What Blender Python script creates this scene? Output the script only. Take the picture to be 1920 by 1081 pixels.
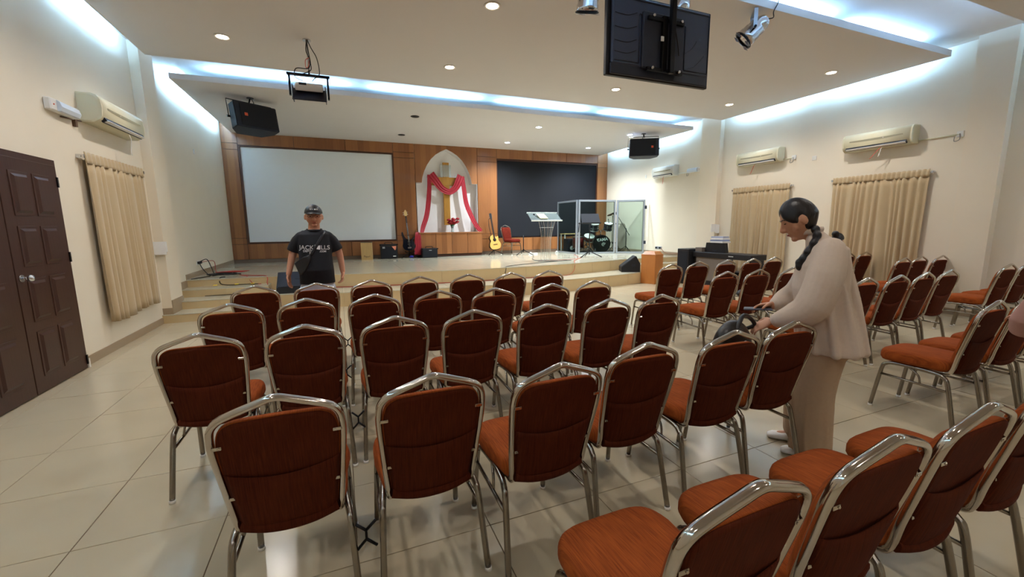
import bpy, bmesh, math, random
from math import sin, cos, pi, radians as RD, sqrt, floor
from mathutils import Vector as V, Matrix as M
from mathutils.bvhtree import BVHTree
random.seed(7)
for o in list(bpy.data.objects): bpy.data.objects.remove(o)
SC = bpy.context.scene
COL = SC.collection
# ------------------------------------------------------------------ camera, world, exposure
yaw, pit, rol = 0.38653514, 0.15057925, -0.01025098
FPX, H = 784.32, 1.48
f_ = V((sin(yaw)*cos(pit), cos(yaw)*cos(pit), -sin(pit)))
rt = V((cos(yaw), -sin(yaw), 0)); up_ = rt.cross(f_)
r2 = cos(rol)*rt + sin(rol)*up_; u2 = -sin(rol)*rt + cos(rol)*up_
cd = bpy.data.cameras.new('camera'); cam = bpy.data.objects.new('camera', cd); COL.objects.link(cam)
cam.matrix_world = M(((r2.x, u2.x, -f_.x, 0), (r2.y, u2.y, -f_.y, 0), (r2.z, u2.z, -f_.z, H), (0, 0, 0, 1)))
cd.sensor_width = 36; cd.lens = 36*FPX/1920; cd.clip_start = .05
SC.camera = cam
W = bpy.data.worlds.new('world'); SC.world = W; W.use_nodes = True
W.node_tree.nodes['Background'].inputs[0].default_value = (.5, .6, .8, 1)
W.node_tree.nodes['Background'].inputs[1].default_value = .3
SC.view_settings.view_transform = 'Standard'; SC.view_settings.look = 'None'
SC.view_settings.gamma = 1; SC.view_settings.use_curve_mapping = False
SC.view_settings.exposure = 0.55
P_DOWN = 24.0       # warm ceiling downlights, W each
P_STAGE = 105.0      # cool stage downlights, W each
E_TUBE = 5.0       # cove tube emission strength
P_COVE = 27.0        # area lamp lying along each cove tube, W
# room numbers (metres; camera stands over the origin)
XL, XR, YB, YR = -2.66, 9.10, 13.10, -3.2
ZP, ZS, ZC, ZT = 3.95, 3.90, 4.17, .54   # main panel, stage panel, upper ceiling, stage floor

# ------------------------------------------------------------------ materials
def lin(c):
    if isinstance(c, str): c = tuple(int(c[i:i+2], 16)/255 for i in (0, 2, 4))
    return tuple((x/12.92 if x <= .04045 else ((x+.055)/1.055)**2.4) for x in c) + (1,)
def mat(name, col, rough=.5, metal=0, var=.06, scale=8, bump=0, stretch=(1, 1, 1), spec=.5, trans=0, emit=None, estr=0, coat=0, alpha=1, ior=1.45, sheen=0):
    m = bpy.data.materials.new(name); m.use_nodes = True
    nt = m.node_tree; n = nt.nodes; l = nt.links; b = n['Principled BSDF']
    c = lin(col)
    b.inputs['Base Color'].default_value = c; b.inputs['Roughness'].default_value = rough
    b.inputs['Metallic'].default_value = metal; b.inputs['Specular IOR Level'].default_value = spec
    b.inputs['Transmission Weight'].default_value = trans; b.inputs['Coat Weight'].default_value = coat
    b.inputs['IOR'].default_value = ior; b.inputs['Alpha'].default_value = alpha
    if sheen: b.inputs['Sheen Weight'].default_value = sheen
    if emit: b.inputs['Emission Color'].default_value = lin(emit); b.inputs['Emission Strength'].default_value = estr
    if var or bump:
        tc = n.new('ShaderNodeTexCoord'); mp = n.new('ShaderNodeMapping'); mp.inputs['Scale'].default_value = stretch
        l.new(tc.outputs['Object'], mp.inputs[0])
        nz = n.new('ShaderNodeTexNoise'); nz.inputs['Scale'].default_value = scale; nz.inputs['Detail'].default_value = 4
        l.new(mp.outputs[0], nz.inputs['Vector'])
        if var:
            mx = n.new('ShaderNodeMix'); mx.data_type = 'RGBA'
            mx.inputs['A'].default_value = tuple(max(0, x*(1-var)) for x in c[:3])+(1,)
            mx.inputs['B'].default_value = tuple(min(1, x*(1+var)) for x in c[:3])+(1,)
            l.new(nz.outputs['Fac'], mx.inputs['Factor']); l.new(mx.outputs['Result'], b.inputs['Base Color'])
        if bump:
            bp = n.new('ShaderNodeBump'); bp.inputs['Strength'].default_value = bump; bp.inputs['Distance'].default_value = .01
            l.new(nz.outputs['Fac'], bp.inputs['Height']); l.new(bp.outputs[0], b.inputs['Normal'])
    return m
def wood_mat(name, c1, c2, strip=.16, rough=.28, axis=0):
    m = bpy.data.materials.new(name); m.use_nodes = True
    nt = m.node_tree; n = nt.nodes; l = nt.links; b = n['Principled BSDF']
    geo = n.new('ShaderNodeNewGeometry'); sp = n.new('ShaderNodeSeparateXYZ'); l.new(geo.outputs['Position'], sp.inputs[0])
    dv = n.new('ShaderNodeMath'); dv.operation = 'DIVIDE'; dv.inputs[1].default_value = strip; l.new(sp.outputs[axis], dv.inputs[0])
    fl = n.new('ShaderNodeMath'); fl.operation = 'FLOOR'; l.new(dv.outputs[0], fl.inputs[0])
    wn = n.new('ShaderNodeTexWhiteNoise'); wn.noise_dimensions = '1D'; l.new(fl.outputs[0], wn.inputs['W'])
    mp = n.new('ShaderNodeMapping'); mp.inputs['Scale'].default_value = (38, 38, 1.6); l.new(geo.outputs['Position'], mp.inputs[0])
    nz = n.new('ShaderNodeTexNoise'); nz.inputs['Scale'].default_value = 1.5; nz.inputs['Detail'].default_value = 5; l.new(mp.outputs[0], nz.inputs['Vector'])
    a1 = n.new('ShaderNodeMath'); a1.operation = 'MULTIPLY_ADD'; a1.inputs[1].default_value = .5; a1.inputs[2].default_value = -.02
    l.new(wn.outputs['Value'], a1.inputs[0])
    a2 = n.new('ShaderNodeMath'); a2.operation = 'MULTIPLY_ADD'; a2.inputs[1].default_value = .55; l.new(nz.outputs['Fac'], a2.inputs[0]); l.new(a1.outputs[0], a2.inputs[2])
    mx = n.new('ShaderNodeMix'); mx.data_type = 'RGBA'; mx.inputs['A'].default_value = lin(c1); mx.inputs['B'].default_value = lin(c2)
    l.new(a2.outputs[0], mx.inputs['Factor']); l.new(mx.outputs['Result'], b.inputs['Base Color'])
    b.inputs['Roughness'].default_value = rough
    return m
def fabric_mat(name, c1, c2):
    m = bpy.data.materials.new(name); m.use_nodes = True
    nt = m.node_tree; n = nt.nodes; l = nt.links; b = n['Principled BSDF']
    tc = n.new('ShaderNodeTexCoord'); mp = n.new('ShaderNodeMapping'); mp.inputs['Scale'].default_value = (240, 9, 9)
    l.new(tc.outputs['Object'], mp.inputs[0])
    nz = n.new('ShaderNodeTexNoise'); nz.inputs['Scale'].default_value = 1.3; nz.inputs['Detail'].default_value = 4; l.new(mp.outputs[0], nz.inputs['Vector'])
    n2 = n.new('ShaderNodeTexNoise'); n2.inputs['Scale'].default_value = 7; l.new(tc.outputs['Object'], n2.inputs['Vector'])
    ad = n.new('ShaderNodeMath'); ad.operation = 'MULTIPLY_ADD'; ad.inputs[1].default_value = .35; l.new(n2.outputs['Fac'], ad.inputs[0]); l.new(nz.outputs['Fac'], ad.inputs[2])
    mr = n.new('ShaderNodeMapRange'); mr.inputs['From Min'].default_value = .42; mr.inputs['From Max'].default_value = .95; l.new(ad.outputs[0], mr.inputs[0])
    mx = n.new('ShaderNodeMix'); mx.data_type = 'RGBA'; mx.inputs['A'].default_value = lin(c1); mx.inputs['B'].default_value = lin(c2)
    l.new(mr.outputs[0], mx.inputs['Factor']); l.new(mx.outputs['Result'], b.inputs['Base Color'])
    bp = n.new('ShaderNodeBump'); bp.inputs['Strength'].default_value = .35; bp.inputs['Distance'].default_value = .004
    l.new(nz.outputs['Fac'], bp.inputs['Height']); l.new(bp.outputs[0], b.inputs['Normal'])
    b.inputs['Roughness'].default_value = .85; b.inputs['Specular IOR Level'].default_value = .08
    return m
WALL = mat('cream_wall_paint', 'E6DCC8', .75, var=.03, scale=2.5)
CREAM2 = mat('yellow_cream_paint', 'E8DCC6', .75, var=.03, scale=2.5)
CEIL = mat('white_ceiling_paint', 'D8D3D0', .8, var=.02, scale=2)
TILE = mat('polished_floor_tile', 'BAAD92', .20, var=.05, scale=3, spec=.55)
TILE2 = mat('stage_floor_tile', 'C6C0AA', .12, var=.04, scale=3, spec=.55)
RISER = mat('riser_tile', 'C8AF83', .3, var=.05, scale=4)
SKIRT = mat('grey_tile_skirting', '9E8B72', .35, var=.06, scale=5)
GROUT = mat('dark_grout', '6B5B45', .9)
WOOD = wood_mat('veneer_panel', '754829', 'A97042')
WOODD = mat('dark_wood_frame', '4A2A1C', .4, var=.15, scale=20, stretch=(1, 1, .1))
WOODG = mat('dark_joint_backing', '3A2214', .8)  # dark brown backing behind the veneer panels, seen in their joints
PODW = mat('orange_pine_box', 'B8743A', .35, var=.14, scale=6, stretch=(6, 6, .5))
DOORW = mat('dark_brown_door', '3E241B', .38, var=.2, scale=10, stretch=(6, 6, .4), bump=.05)
SCREEN = mat('projection_screen_fabric', 'EEF3F6', .9, var=.01)
BLACKS = mat('black_cloth_screen', '0E1119', .85, var=.05)
WHITE = mat('white_plastic', 'E4E2DC', .4, var=.02)
BLUEW = mat('pale_blue_plastic', 'CFDAE6', .4, var=.03)
ACP = mat('yellowed_plastic', 'DAD4B6', .4, var=.03, scale=4)
ACP2 = mat('offwhite_ac_plastic', 'DFE0D8', .4, var=.03, scale=4)
BLK = mat('black_plastic', '14151A', .45, var=.1)
BLKM = mat('black_metal', '111216', .35, metal=.6, var=.1)
DGREY = mat('dark_speaker_cabinet', '1E2330', .6, var=.1, scale=40, bump=.1)
GRILL = mat('speaker_grille_cloth', '14171F', .8, var=.2, scale=120, bump=.2)
TVB = mat('tv_back_plastic', '3C465A', .45, var=.08, scale=6)
TVB2 = mat('tv_back_dark', '242A38', .5, var=.08)
ORANGE = mat('orange_badge', 'E0603A', .5, var=.02)
CHROME = mat('chrome_tube', 'C2BAB0', .11, metal=1, var=.05, scale=30)
CHROMED = mat('dull_chrome_leg', '918A80', .24, metal=1, var=.1, scale=30)
STEEL = mat('polished_steel', 'D5D6DA', .16, metal=1, var=.05)
ALU = mat('silver_aluminium_frame', 'B9C2CC', .35, metal=.7, var=.03)
FABR = fabric_mat('dark_red_chair_fabric', '4A140C', '76281A')
FAB = fabric_mat('orange_chenille', '6E3014', 'A05020')
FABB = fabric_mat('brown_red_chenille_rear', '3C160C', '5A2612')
CURT = mat('beige_curtain', 'BAA480', .8, var=.05, scale=6, sheen=.3)
def clear_mat(name, col, frac, rough=.05, tint='F4FAF8'):
    m = bpy.data.materials.new(name); m.use_nodes = True; n = m.node_tree.nodes; l = m.node_tree.links; b = n['Principled BSDF']
    b.inputs['Base Color'].default_value = lin(col); b.inputs['Roughness'].default_value = rough
    tr = n.new('ShaderNodeBsdfTransparent'); tr.inputs[0].default_value = lin(tint); mx = n.new('ShaderNodeMixShader'); mx.inputs[0].default_value = frac
    l.new(tr.outputs[0], mx.inputs[1]); l.new(b.outputs[0], mx.inputs[2]); l.new(mx.outputs[0], n['Material Output'].inputs['Surface']); return m
GLASS = clear_mat('clear_glass', '060807', .10, .03, 'E2ECE8')
ACRYL = clear_mat('clear_acrylic', 'DCE2E6', .26)
PAPER = mat('white_paper', 'ECECEA', .8, var=.02)
RED = mat('crimson_drape', 'A40A24', .6, var=.15, scale=9, sheen=.4)
REDR = mat('red_rose_petal', '8E0E1C', .6, var=.3, scale=30)
GREEN = mat('leaf_green', '33562A', .6, var=.2)
GOLD = mat('golden_cross', 'B8873E', .3, metal=.35, var=.25, scale=5, stretch=(4, 4, .8))
CABLE = mat('black_cable', '16130F', .6); CABLER = mat('red_cable', 'A03020', .5)
YEL = mat('yellow_tape', 'F0D020', .6, var=.02)
SKIN = mat('skin', 'B57F62', .5, var=.06, scale=14); SKINL = mat('lips', '93483E', .45, var=.05)
SKINP = mat('woman_skin', 'BE8A6C', .5, var=.05, scale=14)
HAIR = mat('black_hair', '141012', .4, var=.3, scale=60, stretch=(1, 1, .15), bump=.3)
SHIRTB = mat('black_cotton', '10131A', .85, var=.1, scale=20)
SHIRTG = mat('beige_linen_shirt', 'CDBBAA', .9, var=.05, scale=60, bump=.1)
TROUS = mat('tan_linen_trousers', 'B0957A', .9, var=.06, scale=60, bump=.1)
SHORTS = mat('pale_blue_cotton', 'B8BCC8', .9, var=.05)
PINK = mat('dusty_pink_cotton', 'A67C70', .9, var=.05)
LEATH = mat('black_leather', '1C1A18', .38, var=.2, scale=30, bump=.2)
TUBE = mat('fluorescent_tube', 'FFFFFF', .5, var=0, emit='8CC4FF', estr=E_TUBE)
LAMPW = mat('warm_lamp_glow', 'FFFFFF', .5, var=0, emit='FFE0C4', estr=16)
LAMPC = mat('cool_lamp_glow', 'FFFFFF', .5, var=0, emit='D0E4FF', estr=30)
NATW = mat('pale_birch_ply', 'C8A56C', .45, var=.15, scale=8, stretch=(5, 5, .5))
SPRUCE = mat('spruce_guitar_top', 'D9A95A', .25, var=.1, scale=10, stretch=(8, 8, .4), coat=.5)
ROSEW = mat('dark_fretboard', '2A1B14', .4, var=.1)
BASSB = mat('glossy_dark_blue_lacquer', '10141E', .08, var=.1, coat=1)
DRUM = mat('dark_drum_shell', '22222C', .15, var=.1, coat=.6)
REDV = mat('red_drum_shell', '5A1A18', .3, var=.2)
CYMB = mat('bronze_cymbal', '4E4638', .25, metal=.9, var=.1)
SKINH = mat('black_drum_head', '0E0E12', .35, var=.05)
GREYC = mat('grey_carpet', '3C3630', .95, var=.3, scale=40)
GREYW = mat('grey_wood_cabinet', '6E645C', .5, var=.15, scale=20, stretch=(6, 6, .5))
LABELW = mat('white_lettering', 'E6E6E6', .6, var=0)
BROWNL = mat('dark_lettering', '4A3420', .6, var=0)
PINKR = mat('pink_ribbon', 'D86A5A', .6, var=.05)

# ------------------------------------------------------------------ geometry helpers
def catmull(pts, k=6, closed=False):
    pts = [V(p) for p in pts]; n = len(pts); out = []
    seg = n if closed else n-1
    for i in range(seg):
        if closed: p0, p1, p2, p3 = pts[(i-1) % n], pts[i], pts[(i+1) % n], pts[(i+2) % n]
        else: p0, p1, p2, p3 = pts[max(i-1, 0)], pts[i], pts[i+1], pts[min(i+2, n-1)]
        for j in range(k):
            t = j/k
            out.append(.5*((2*p1)+(p2-p0)*t+(2*p0-5*p1+4*p2-p3)*t*t+(3*p1-p0-3*p2+p3)*t**3))
    if not closed: out.append(pts[-1])
    return out
class MB:
    def __init__(s): s.bm = bmesh.new()
    def box(s, c, d, rz=0, rx=0, ry=0, bev=0, seg=1, mi=0):
        m = M.Translation(V(c)) @ M.Rotation(rz, 4, 'Z') @ M.Rotation(ry, 4, 'Y') @ M.Rotation(rx, 4, 'X') @ M.Diagonal((d[0], d[1], d[2], 1))
        r = bmesh.ops.create_cube(s.bm, size=1, matrix=m)
        fs = set(f for v in r['verts'] for f in v.link_faces)
        for f in fs: f.material_index = mi
        if bev:
            e = list(set(e for v in r['verts'] for e in v.link_edges))
            bmesh.ops.bevel(s.bm, geom=e, offset=bev, segments=seg, affect='EDGES', profile=.6)
        return s
    def bx(s, x0, x1, y0, y1, z0, z1, bev=0, mi=0):
        return s.box(((x0+x1)/2, (y0+y1)/2, (z0+z1)/2), (abs(x1-x0), abs(y1-y0), abs(z1-z0)), bev=bev, mi=mi)
    def cyl(s, a, b, r, r2=None, n=16, mi=0, sm=True):
        a, b = V(a), V(b); r2 = r if r2 is None else r2; d = b-a
        q = d.to_track_quat('Z', 'Y').to_matrix().to_4x4()
        rr = bmesh.ops.create_cone(s.bm, cap_ends=True, segments=n, radius1=r, radius2=r2, depth=d.length, matrix=M.Translation((a+b)/2) @ q)
        for f in set(f for v in rr['verts'] for f in v.link_faces):
            f.material_index = mi; f.smooth = sm and len(f.verts) == 4
        return s
    def sph(s, c, r, sc=(1, 1, 1), n=16, mi=0, rot=None):
        m = M.Translation(V(c)) @ (rot.to_4x4() if rot else M.Identity(4)) @ M.Diagonal((sc[0], sc[1], sc[2], 1))
        rr = bmesh.ops.create_uvsphere(s.bm, u_segments=n, v_segments=max(6, n*2//3), radius=r, matrix=m)
        for f in set(f for v in rr['verts'] for f in v.link_faces): f.smooth = True; f.material_index = mi
        return s
    def rings(s, rings, close=False, cap=True, mi=0, sm=True, loop=True):
        vs = [[s.bm.verts.new(V(p)) for p in r] for r in rings]; n = len(rings[0]); m = len(rings)
        for i in range(m if close else m-1):
            a, b = vs[i], vs[(i+1) % m]
            for j in range(n if loop else n-1):
                k = (j+1) % n
                try:
                    f = s.bm.faces.new((a[j], a[k], b[k], b[j])); f.smooth = sm; f.material_index = mi
                except ValueError: pass
        if cap and not close and loop:
            for r, rev in ((vs[0], True), (vs[-1], False)):
                try:
                    f = s.bm.faces.new(list(reversed(r)) if rev else r); f.material_index = mi
                except ValueError: pass
        return s
    def tube(s, path, r, n=8, closed=False, ref=None, rb=None, sq=False, mi=0, cap=True):
        path = [V(p) for p in path]; m = len(path); rs = []
        prev = None
        for i, p in enumerate(path):
            a = path[(i-1) % m] if (closed or i > 0) else p; b = path[(i+1) % m] if (closed or i < m-1) else p
            t = (b-a).normalized() if (b-a).length > 1e-9 else V((0, 0, 1))
            if ref is not None: nn = V(ref)
            elif prev is None: nn = V((0, 0, 1)) if abs(t.z) < .9 else V((1, 0, 0))
            else: nn = prev
            nn = (nn-t*nn.dot(t)).normalized(); prev = nn; bb = t.cross(nn)
            ra = r[i] if isinstance(r, (list, tuple)) else r; r_b = (rb[i] if isinstance(rb, (list, tuple)) else rb) if rb else ra
            ring = []
            for j in range(n):
                an = 2*pi*(j+.5)/n; ca, sa = cos(an), sin(an)
                if sq:
                    k = (abs(ca)**4+abs(sa)**4)**-.25; ca, sa = ca*k, sa*k
                ring.append(p+nn*ca*ra+bb*sa*r_b)
            rs.append(ring)
        return s.rings(rs, close=closed, cap=cap, mi=mi)
    def lathe(s, prof, c=(0, 0, 0), n=24, mi=0, axis=None, sm=True):
        q = V(axis).to_track_quat('Z', 'Y').to_matrix() if axis else M.Identity(3)
        rs = [[V(c)+q @ V((r*cos(2*pi*j/n), r*sin(2*pi*j/n), z)) for j in range(n)] for r, z in prof]
        ring_ = prof[0][0] > .012 and prof[-1][0] > .012
        return s.rings(rs, cap=not ring_, close=ring_, mi=mi, sm=sm)
    def prism(s, poly, a, b, axis='y', mi=0, sm=False):
        def P(u, w, t): return {'y': (u, t, w), 'z': (u, w, t), 'x': (t, u, w)}[axis]
        v0 = [s.bm.verts.new(P(u, w, a)) for u, w in poly]; v1 = [s.bm.verts.new(P(u, w, b)) for u, w in poly]
        n = len(poly)
        for vv in (v0, list(reversed(v1))):
            f = s.bm.faces.new(vv); f.material_index = mi
        for i in range(n):
            f = s.bm.faces.new((v0[i], v1[i], v1[(i+1) % n], v0[(i+1) % n])); f.material_index = mi; f.smooth = sm
        return s
    def grid(s, fn, nu, nv, mi=0, thick=0, sm=True):
        vs = [[s.bm.verts.new(V(fn(i/nu, j/nv))) for j in range(nv+1)] for i in range(nu+1)]
        for i in range(nu):
            for j in range(nv):
                f = s.bm.faces.new((vs[i][j], vs[i+1][j], vs[i+1][j+1], vs[i][j+1])); f.smooth = sm; f.material_index = mi
        return s
    def xf(s, m): bmesh.ops.transform(s.bm, matrix=m, verts=s.bm.verts[:]); return s
    def mesh(s, name, mats):
        bmesh.ops.recalc_face_normals(s.bm, faces=s.bm.faces[:])
        me = bpy.data.meshes.new(name); s.bm.to_mesh(me); s.bm.free()
        for m in (mats if isinstance(mats, (list, tuple)) else [mats]): me.materials.append(m)
        return me
    def build(s, name, mats, parent=None, loc=None, rz=0):
        o = bpy.data.objects.new(name, s.mesh(name, mats)); COL.objects.link(o)
        if parent: o.parent = parent
        if loc: o.location = loc
        if rz: o.rotation_euler.z = rz
        return o
def solid(o, t, off=0):
    m = o.modifiers.new('thickness', 'SOLIDIFY'); m.thickness = t; m.offset = off; return o
def thing(name, label, cat, loc=(0, 0, 0), rz=0, group=None):
    o = bpy.data.objects.new(name, None); COL.objects.link(o); o.location = loc; o.rotation_euler.z = rz
    o.empty_display_size = .1
    return tag(o, label, cat, group)
def tag(o, label, cat, group=None):
    o['label'] = label; o['category'] = cat
    if group: o['group'] = group
    return o
def struct(o, label=None):
    o['kind'] = 'structure'
    if label: o['label'] = label
    return o
def copy_tree(root, loc=None, rz=None, skip=()):
    r = root.copy(); COL.objects.link(r)
    if loc is not None: r.location = loc
    if rz is not None: r.rotation_euler.z = rz
    def rec(a, b):
        for ch in kids.get(a.name, ()):
            if ch.name.split('.')[0] in skip: continue
            c = ch.copy(); COL.objects.link(c); c.parent = b; rec(ch, c)
    kids = {}
    for o in COL.objects:
        if o.parent: kids.setdefault(o.parent.name, []).append(o)
    rec(root, r)
    return r
def text(s, size, name, m, parent, mtx, ext=.001, bvh=None, cast=None, bold=0):
    cu = bpy.data.curves.new(name, 'FONT'); cu.body = s; cu.size = size; cu.extrude = ext; cu.align_x = 'CENTER'; cu.align_y = 'CENTER'; cu.offset = bold
    t = bpy.data.objects.new('t', cu); COL.objects.link(t); dg = bpy.context.evaluated_depsgraph_get()
    me = bpy.data.meshes.new_from_object(t.evaluated_get(dg)); bpy.data.objects.remove(t)
    me.transform(mtx)
    if bvh:
        for v in me.vertices:
            h = bvh.ray_cast(v.co-V(cast)*.4, V(cast))
            if h[0]: v.co = h[0]-V(cast)*.003
    me.materials.clear(); me.materials.append(m)
    o = bpy.data.objects.new(name, me); COL.objects.link(o); o.parent = parent; return o
def remesh(mb, vox, name, mats, parent, smooth=2):
    bmesh.ops.recalc_face_normals(mb.bm, faces=mb.bm.faces[:])
    o = mb.build(name, mats, None); md = o.modifiers.new('r', 'REMESH'); md.mode = 'VOXEL'; md.voxel_size = vox; md.use_smooth_shade = True
    if smooth: ms = o.modifiers.new('s', 'SMOOTH'); ms.iterations = smooth; ms.factor = .5
    dg = bpy.context.evaluated_depsgraph_get(); me = bpy.data.meshes.new_from_object(o.evaluated_get(dg))
    o.modifiers.clear(); old = o.data; o.data = me; bpy.data.meshes.remove(old)
    me.materials.clear()
    for m in (mats if isinstance(mats, (list, tuple)) else [mats]): me.materials.append(m)
    me.polygons.foreach_set('use_smooth', [True]*len(me.polygons))
    if parent: o.parent = parent
    return o
def area(name, loc, sx, sy, power, color, rot=(0, 0, 0), shape='RECTANGLE', parent=None, spread=None):
    l = bpy.data.lights.new(name, 'AREA'); l.shape = shape; l.size = sx; l.size_y = sy; l.energy = power; l.color = color
    if spread: l.spread = spread
    o = bpy.data.objects.new(name, l); COL.objects.link(o); o.location = loc; o.rotation_euler = rot
    if parent: o.parent = parent
    return o

# ------------------------------------------------------------------ setting: floor, walls, ceilings
fl = struct(MB().bx(XL-.2, XR+.2, YR-.2, YB+.5, -.12, -.004).build('floor', GROUT), 'room floor of large polished beige tiles')
G = .0022
def tile_mesh(w, d, name='tile', m=TILE): return MB().box((0, 0, -.006), (w-2*G, d-2*G, .012), bev=.0012).mesh(name, m)
TX, TY, X0, Y0 = .62, .60, -.02, -.004
tm = tile_mesh(TX, TY)
xs = [XL] + [X0+TX*k for k in range(-4, 15) if XL+.05 < X0+TX*k < XR-.05] + [XR]
for i in range(len(xs)-1):
    for k in range(0, 14):
        y0 = Y0+TY*k; y1 = y0+TY
        w = xs[i+1]-xs[i]
        me = tm if abs(w-TX) < .001 else tile_mesh(w, TY)
        o = bpy.data.objects.new('tile', me); COL.objects.link(o); o.parent = fl
        o.location = ((xs[i]+xs[i+1])/2, (y0+y1)/2, random.uniform(-.0003, .0003))
mb = MB()
for i in range(len(xs)-1):
    for k in range(-6, 0): mb.bx(xs[i]+G, xs[i+1]-G, Y0+TY*k+G, Y0+TY*(k+1)-G, -.012, 0)
o = mb.build('tile', TILE, fl); o['kind'] = 'stuff'
# walls
wl = struct(MB().bx(XL-.15, XL, YR, YB+.3, 0, ZC).build('wall_left', WALL))
wr = struct(MB().bx(XR, XR+.15, YR, YB+.3, 0, ZC).build('wall_right', WALL))
wb = struct(MB().bx(XL, XR, YB+.28, YB+.45, 0, ZC).build('wall_back', mat('niche_white_paint', 'E8E6E4', .7, var=.02)))
wn = struct(MB().bx(XL, XR, YR-.15, YR, 0, ZC).build('wall_near', WALL))
# wall piers (pillars) on both walls
def pier(n, x0, x1, y0, y1):
    struct(MB().bx(x0, x1, y0, y1, 0, ZC).build('trim_%d' % n, CREAM2))
pier(1, XL, XL+.125, 8.08, 8.6); pier(2, XR-.13, XR, 8.12, 8.72); pier(3, XR-.16, XR, 3.13, 3.55); pier(4, XL, XL+.13, 3.0, 3.5)
# upper ceiling
ce = struct(MB().bx(XL, XR, YR, YB+.3, ZC, ZC+.1).build('ceiling', mat('upper_ceiling_paint', 'E4E2DE', .8, var=.02)))
def ceil_panel(x0, x1, y0, y1, z, tubes, h=.09):
    o = MB().bx(x0, x1, y0, y1, z, z+h, bev=.002).build('ceiling_panel', CEIL); struct(o)
    for (a, b, out) in tubes:      # tube lies on top of the panel near its edge; out = horizontal outward direction
        a, b, out = V(a), V(b), V(out); t = MB(); t.cyl(a, b, .014, n=8)
        t.build('tube_light', TUBE, o)
        L = (b-a).length; c = (a+b)/2+out*.018; d = (b-a).normalized()
        nrm = (out*(1.5 if abs(out.x) > .5 else .25)+V((0, 0, 1))).normalized(); zz = -nrm; yy = zz.cross(d).normalized()*1
        mt = M(((d.x, yy.x, -nrm.x, c.x), (d.y, yy.y, -nrm.y, c.y), (d.z, yy.z, -nrm.z, c.z), (0, 0, 0, 1)))
        l = area('cove_lamp', (0, 0, 0), L, .03, P_COVE*L/1.4, (.31, .60, 1), parent=o); l.matrix_world = mt
        MB().box((a+b)/2-V((0, 0, .028)), ((L if abs(d.x) > .5 else .03), (L if abs(d.y) > .5 else .03), .026)).build('batten', WHITE, o)
    return o
def run(a, b, n, fill, out):
    a, b = V(a), V(b); res = []
    for i in range(n):
        m0 = (i+.5-fill/2)/n; m1 = (i+.5+fill/2)/n; res.append((a+(b-a)*m0, a+(b-a)*m1, out))
    return res
LF, RT, FR, BK = (-1, 0, 0), (1, 0, 0), (0, -1, 0), (0, 1, 0)
def coves(x0, x1, y0, y1, z, nf=4, nb=0, ns=2):
    zt = z+.09; q = .03; w = .27; r = []
    r += run((x0+q, y0+.2, zt+.078), (x0+q, y1-.1, zt+.078), ns, .80, LF)+run((x1-q, y0+.2, zt+.078), (x1-q, y1-.1, zt+.078), ns, .80, RT)
    if nf: r += run((x0+.3, y0+w, zt+.040), (x1-.3, y0+w, zt+.040), nf, .80, FR)
    if nb: r += run((x0+.3, y1-w, zt+.032), (x1-.3, y1-w, zt+.032), nb, .7, BK)
    return r
ceil_panel(-2.42, 8.80, 3.78, 7.95, ZP, coves(-2.42, 8.80, 3.78, 7.95, ZP, 5, 0))
ceil_panel(-2.41, 8.78, 8.82, YB+.28, ZS, coves(-2.41, 8.78, 8.82, YB, ZS, 4, 0))
ceil_panel(-2.42, 8.80, YR, 2.84, ZP, coves(-2.42, 8.80, YR, 2.84, ZP, 0, 4))

# ---- stage with curved front, platform step, side stairs
SX0, SX1 = -1.3, 7.15
def arcS(x): return 9.3 if (x < SX0 or x > SX1) else min(9.3, 8.70+.038*(x-3.1)**2)
def arcP(x): return 8.03+.031*(x-3.1)**2
def xsamp(a, b, n): return [a+(b-a)*i/n for i in range(n+1)]
arcpts = [(XL, 9.3), (SX0, 9.3)] + [(x, arcS(x)) for x in xsamp(SX0, SX1, 40)] + [(SX1, 9.3), (XR, 9.3)]
st = MB().prism(arcpts+[(XR, YB+.28), (XL, YB+.28)], 0, ZT-.012, 'z').build('stage', RISER); struct(st, 'raised stage with a bowed front edge')
plat = MB().prism([(SX0, 9.35)]+[(x, arcP(x)) for x in xsamp(SX0, SX1, 40)]+[(SX1, 9.35)], 0, ZT/2-.012, 'z').build('stage_step', RISER); struct(plat)
# stage floor tiles
sx = [XL] + [X0+TX*k for k in range(-4, 15) if XL+.05 < X0+TX*k < XR-.05] + [XR]
for i in range(len(sx)-1):
    a, b = sx[i]+G, sx[i+1]-G
    rows = [YB+.26]
    while rows[-1]-.6 > max(arcS(a), arcS(b))+.12: rows.append(rows[-1]-.6)
    for k in range(len(rows)-1):
        MB().bx(a, b, rows[k+1]+G, rows[k]-G, ZT-.012, ZT).build('tile', TILE2, st)
    fx_ = [a]+[x for x in xsamp(a, b, 4)[1:-1]]+[b]
    pts = [(x, arcS(min(max(x, SX0+.001), SX1-.001) if SX0 < (a+b)/2 < SX1 else x)-.012) for x in fx_]
    MB().prism(pts+[(b, rows[-1]-G), (a, rows[-1]-G)], ZT-.012, ZT, 'z').build('tile', TILE2, st)
n = 13
for i in range(n):
    a = SX0+(SX1-SX0)*i/n+G; b = SX0+(SX1-SX0)*(i+1)/n-G
    pts = [(x, arcP(x)-.012) for x in xsamp(a, b, 4)]
    bk = [(x, arcS(x)) for x in reversed(xsamp(a, b, 4))]
    MB().prism(pts+bk, ZT/2-.012, ZT/2, 'z').build('tile', TILE2, plat)
    for (ob, fn, z0, z1) in ((plat, arcP, 0, ZT/2-.014), (st, arcS, ZT/2, ZT-.014)):
        p = [(x, fn(x)-.008) for x in xsamp(a, b, 4)]
        MB().prism(p+[(x, y+.012) for x, y in reversed(p)], z0, z1, 'z').build('riser_tile', RISER, ob)
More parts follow.
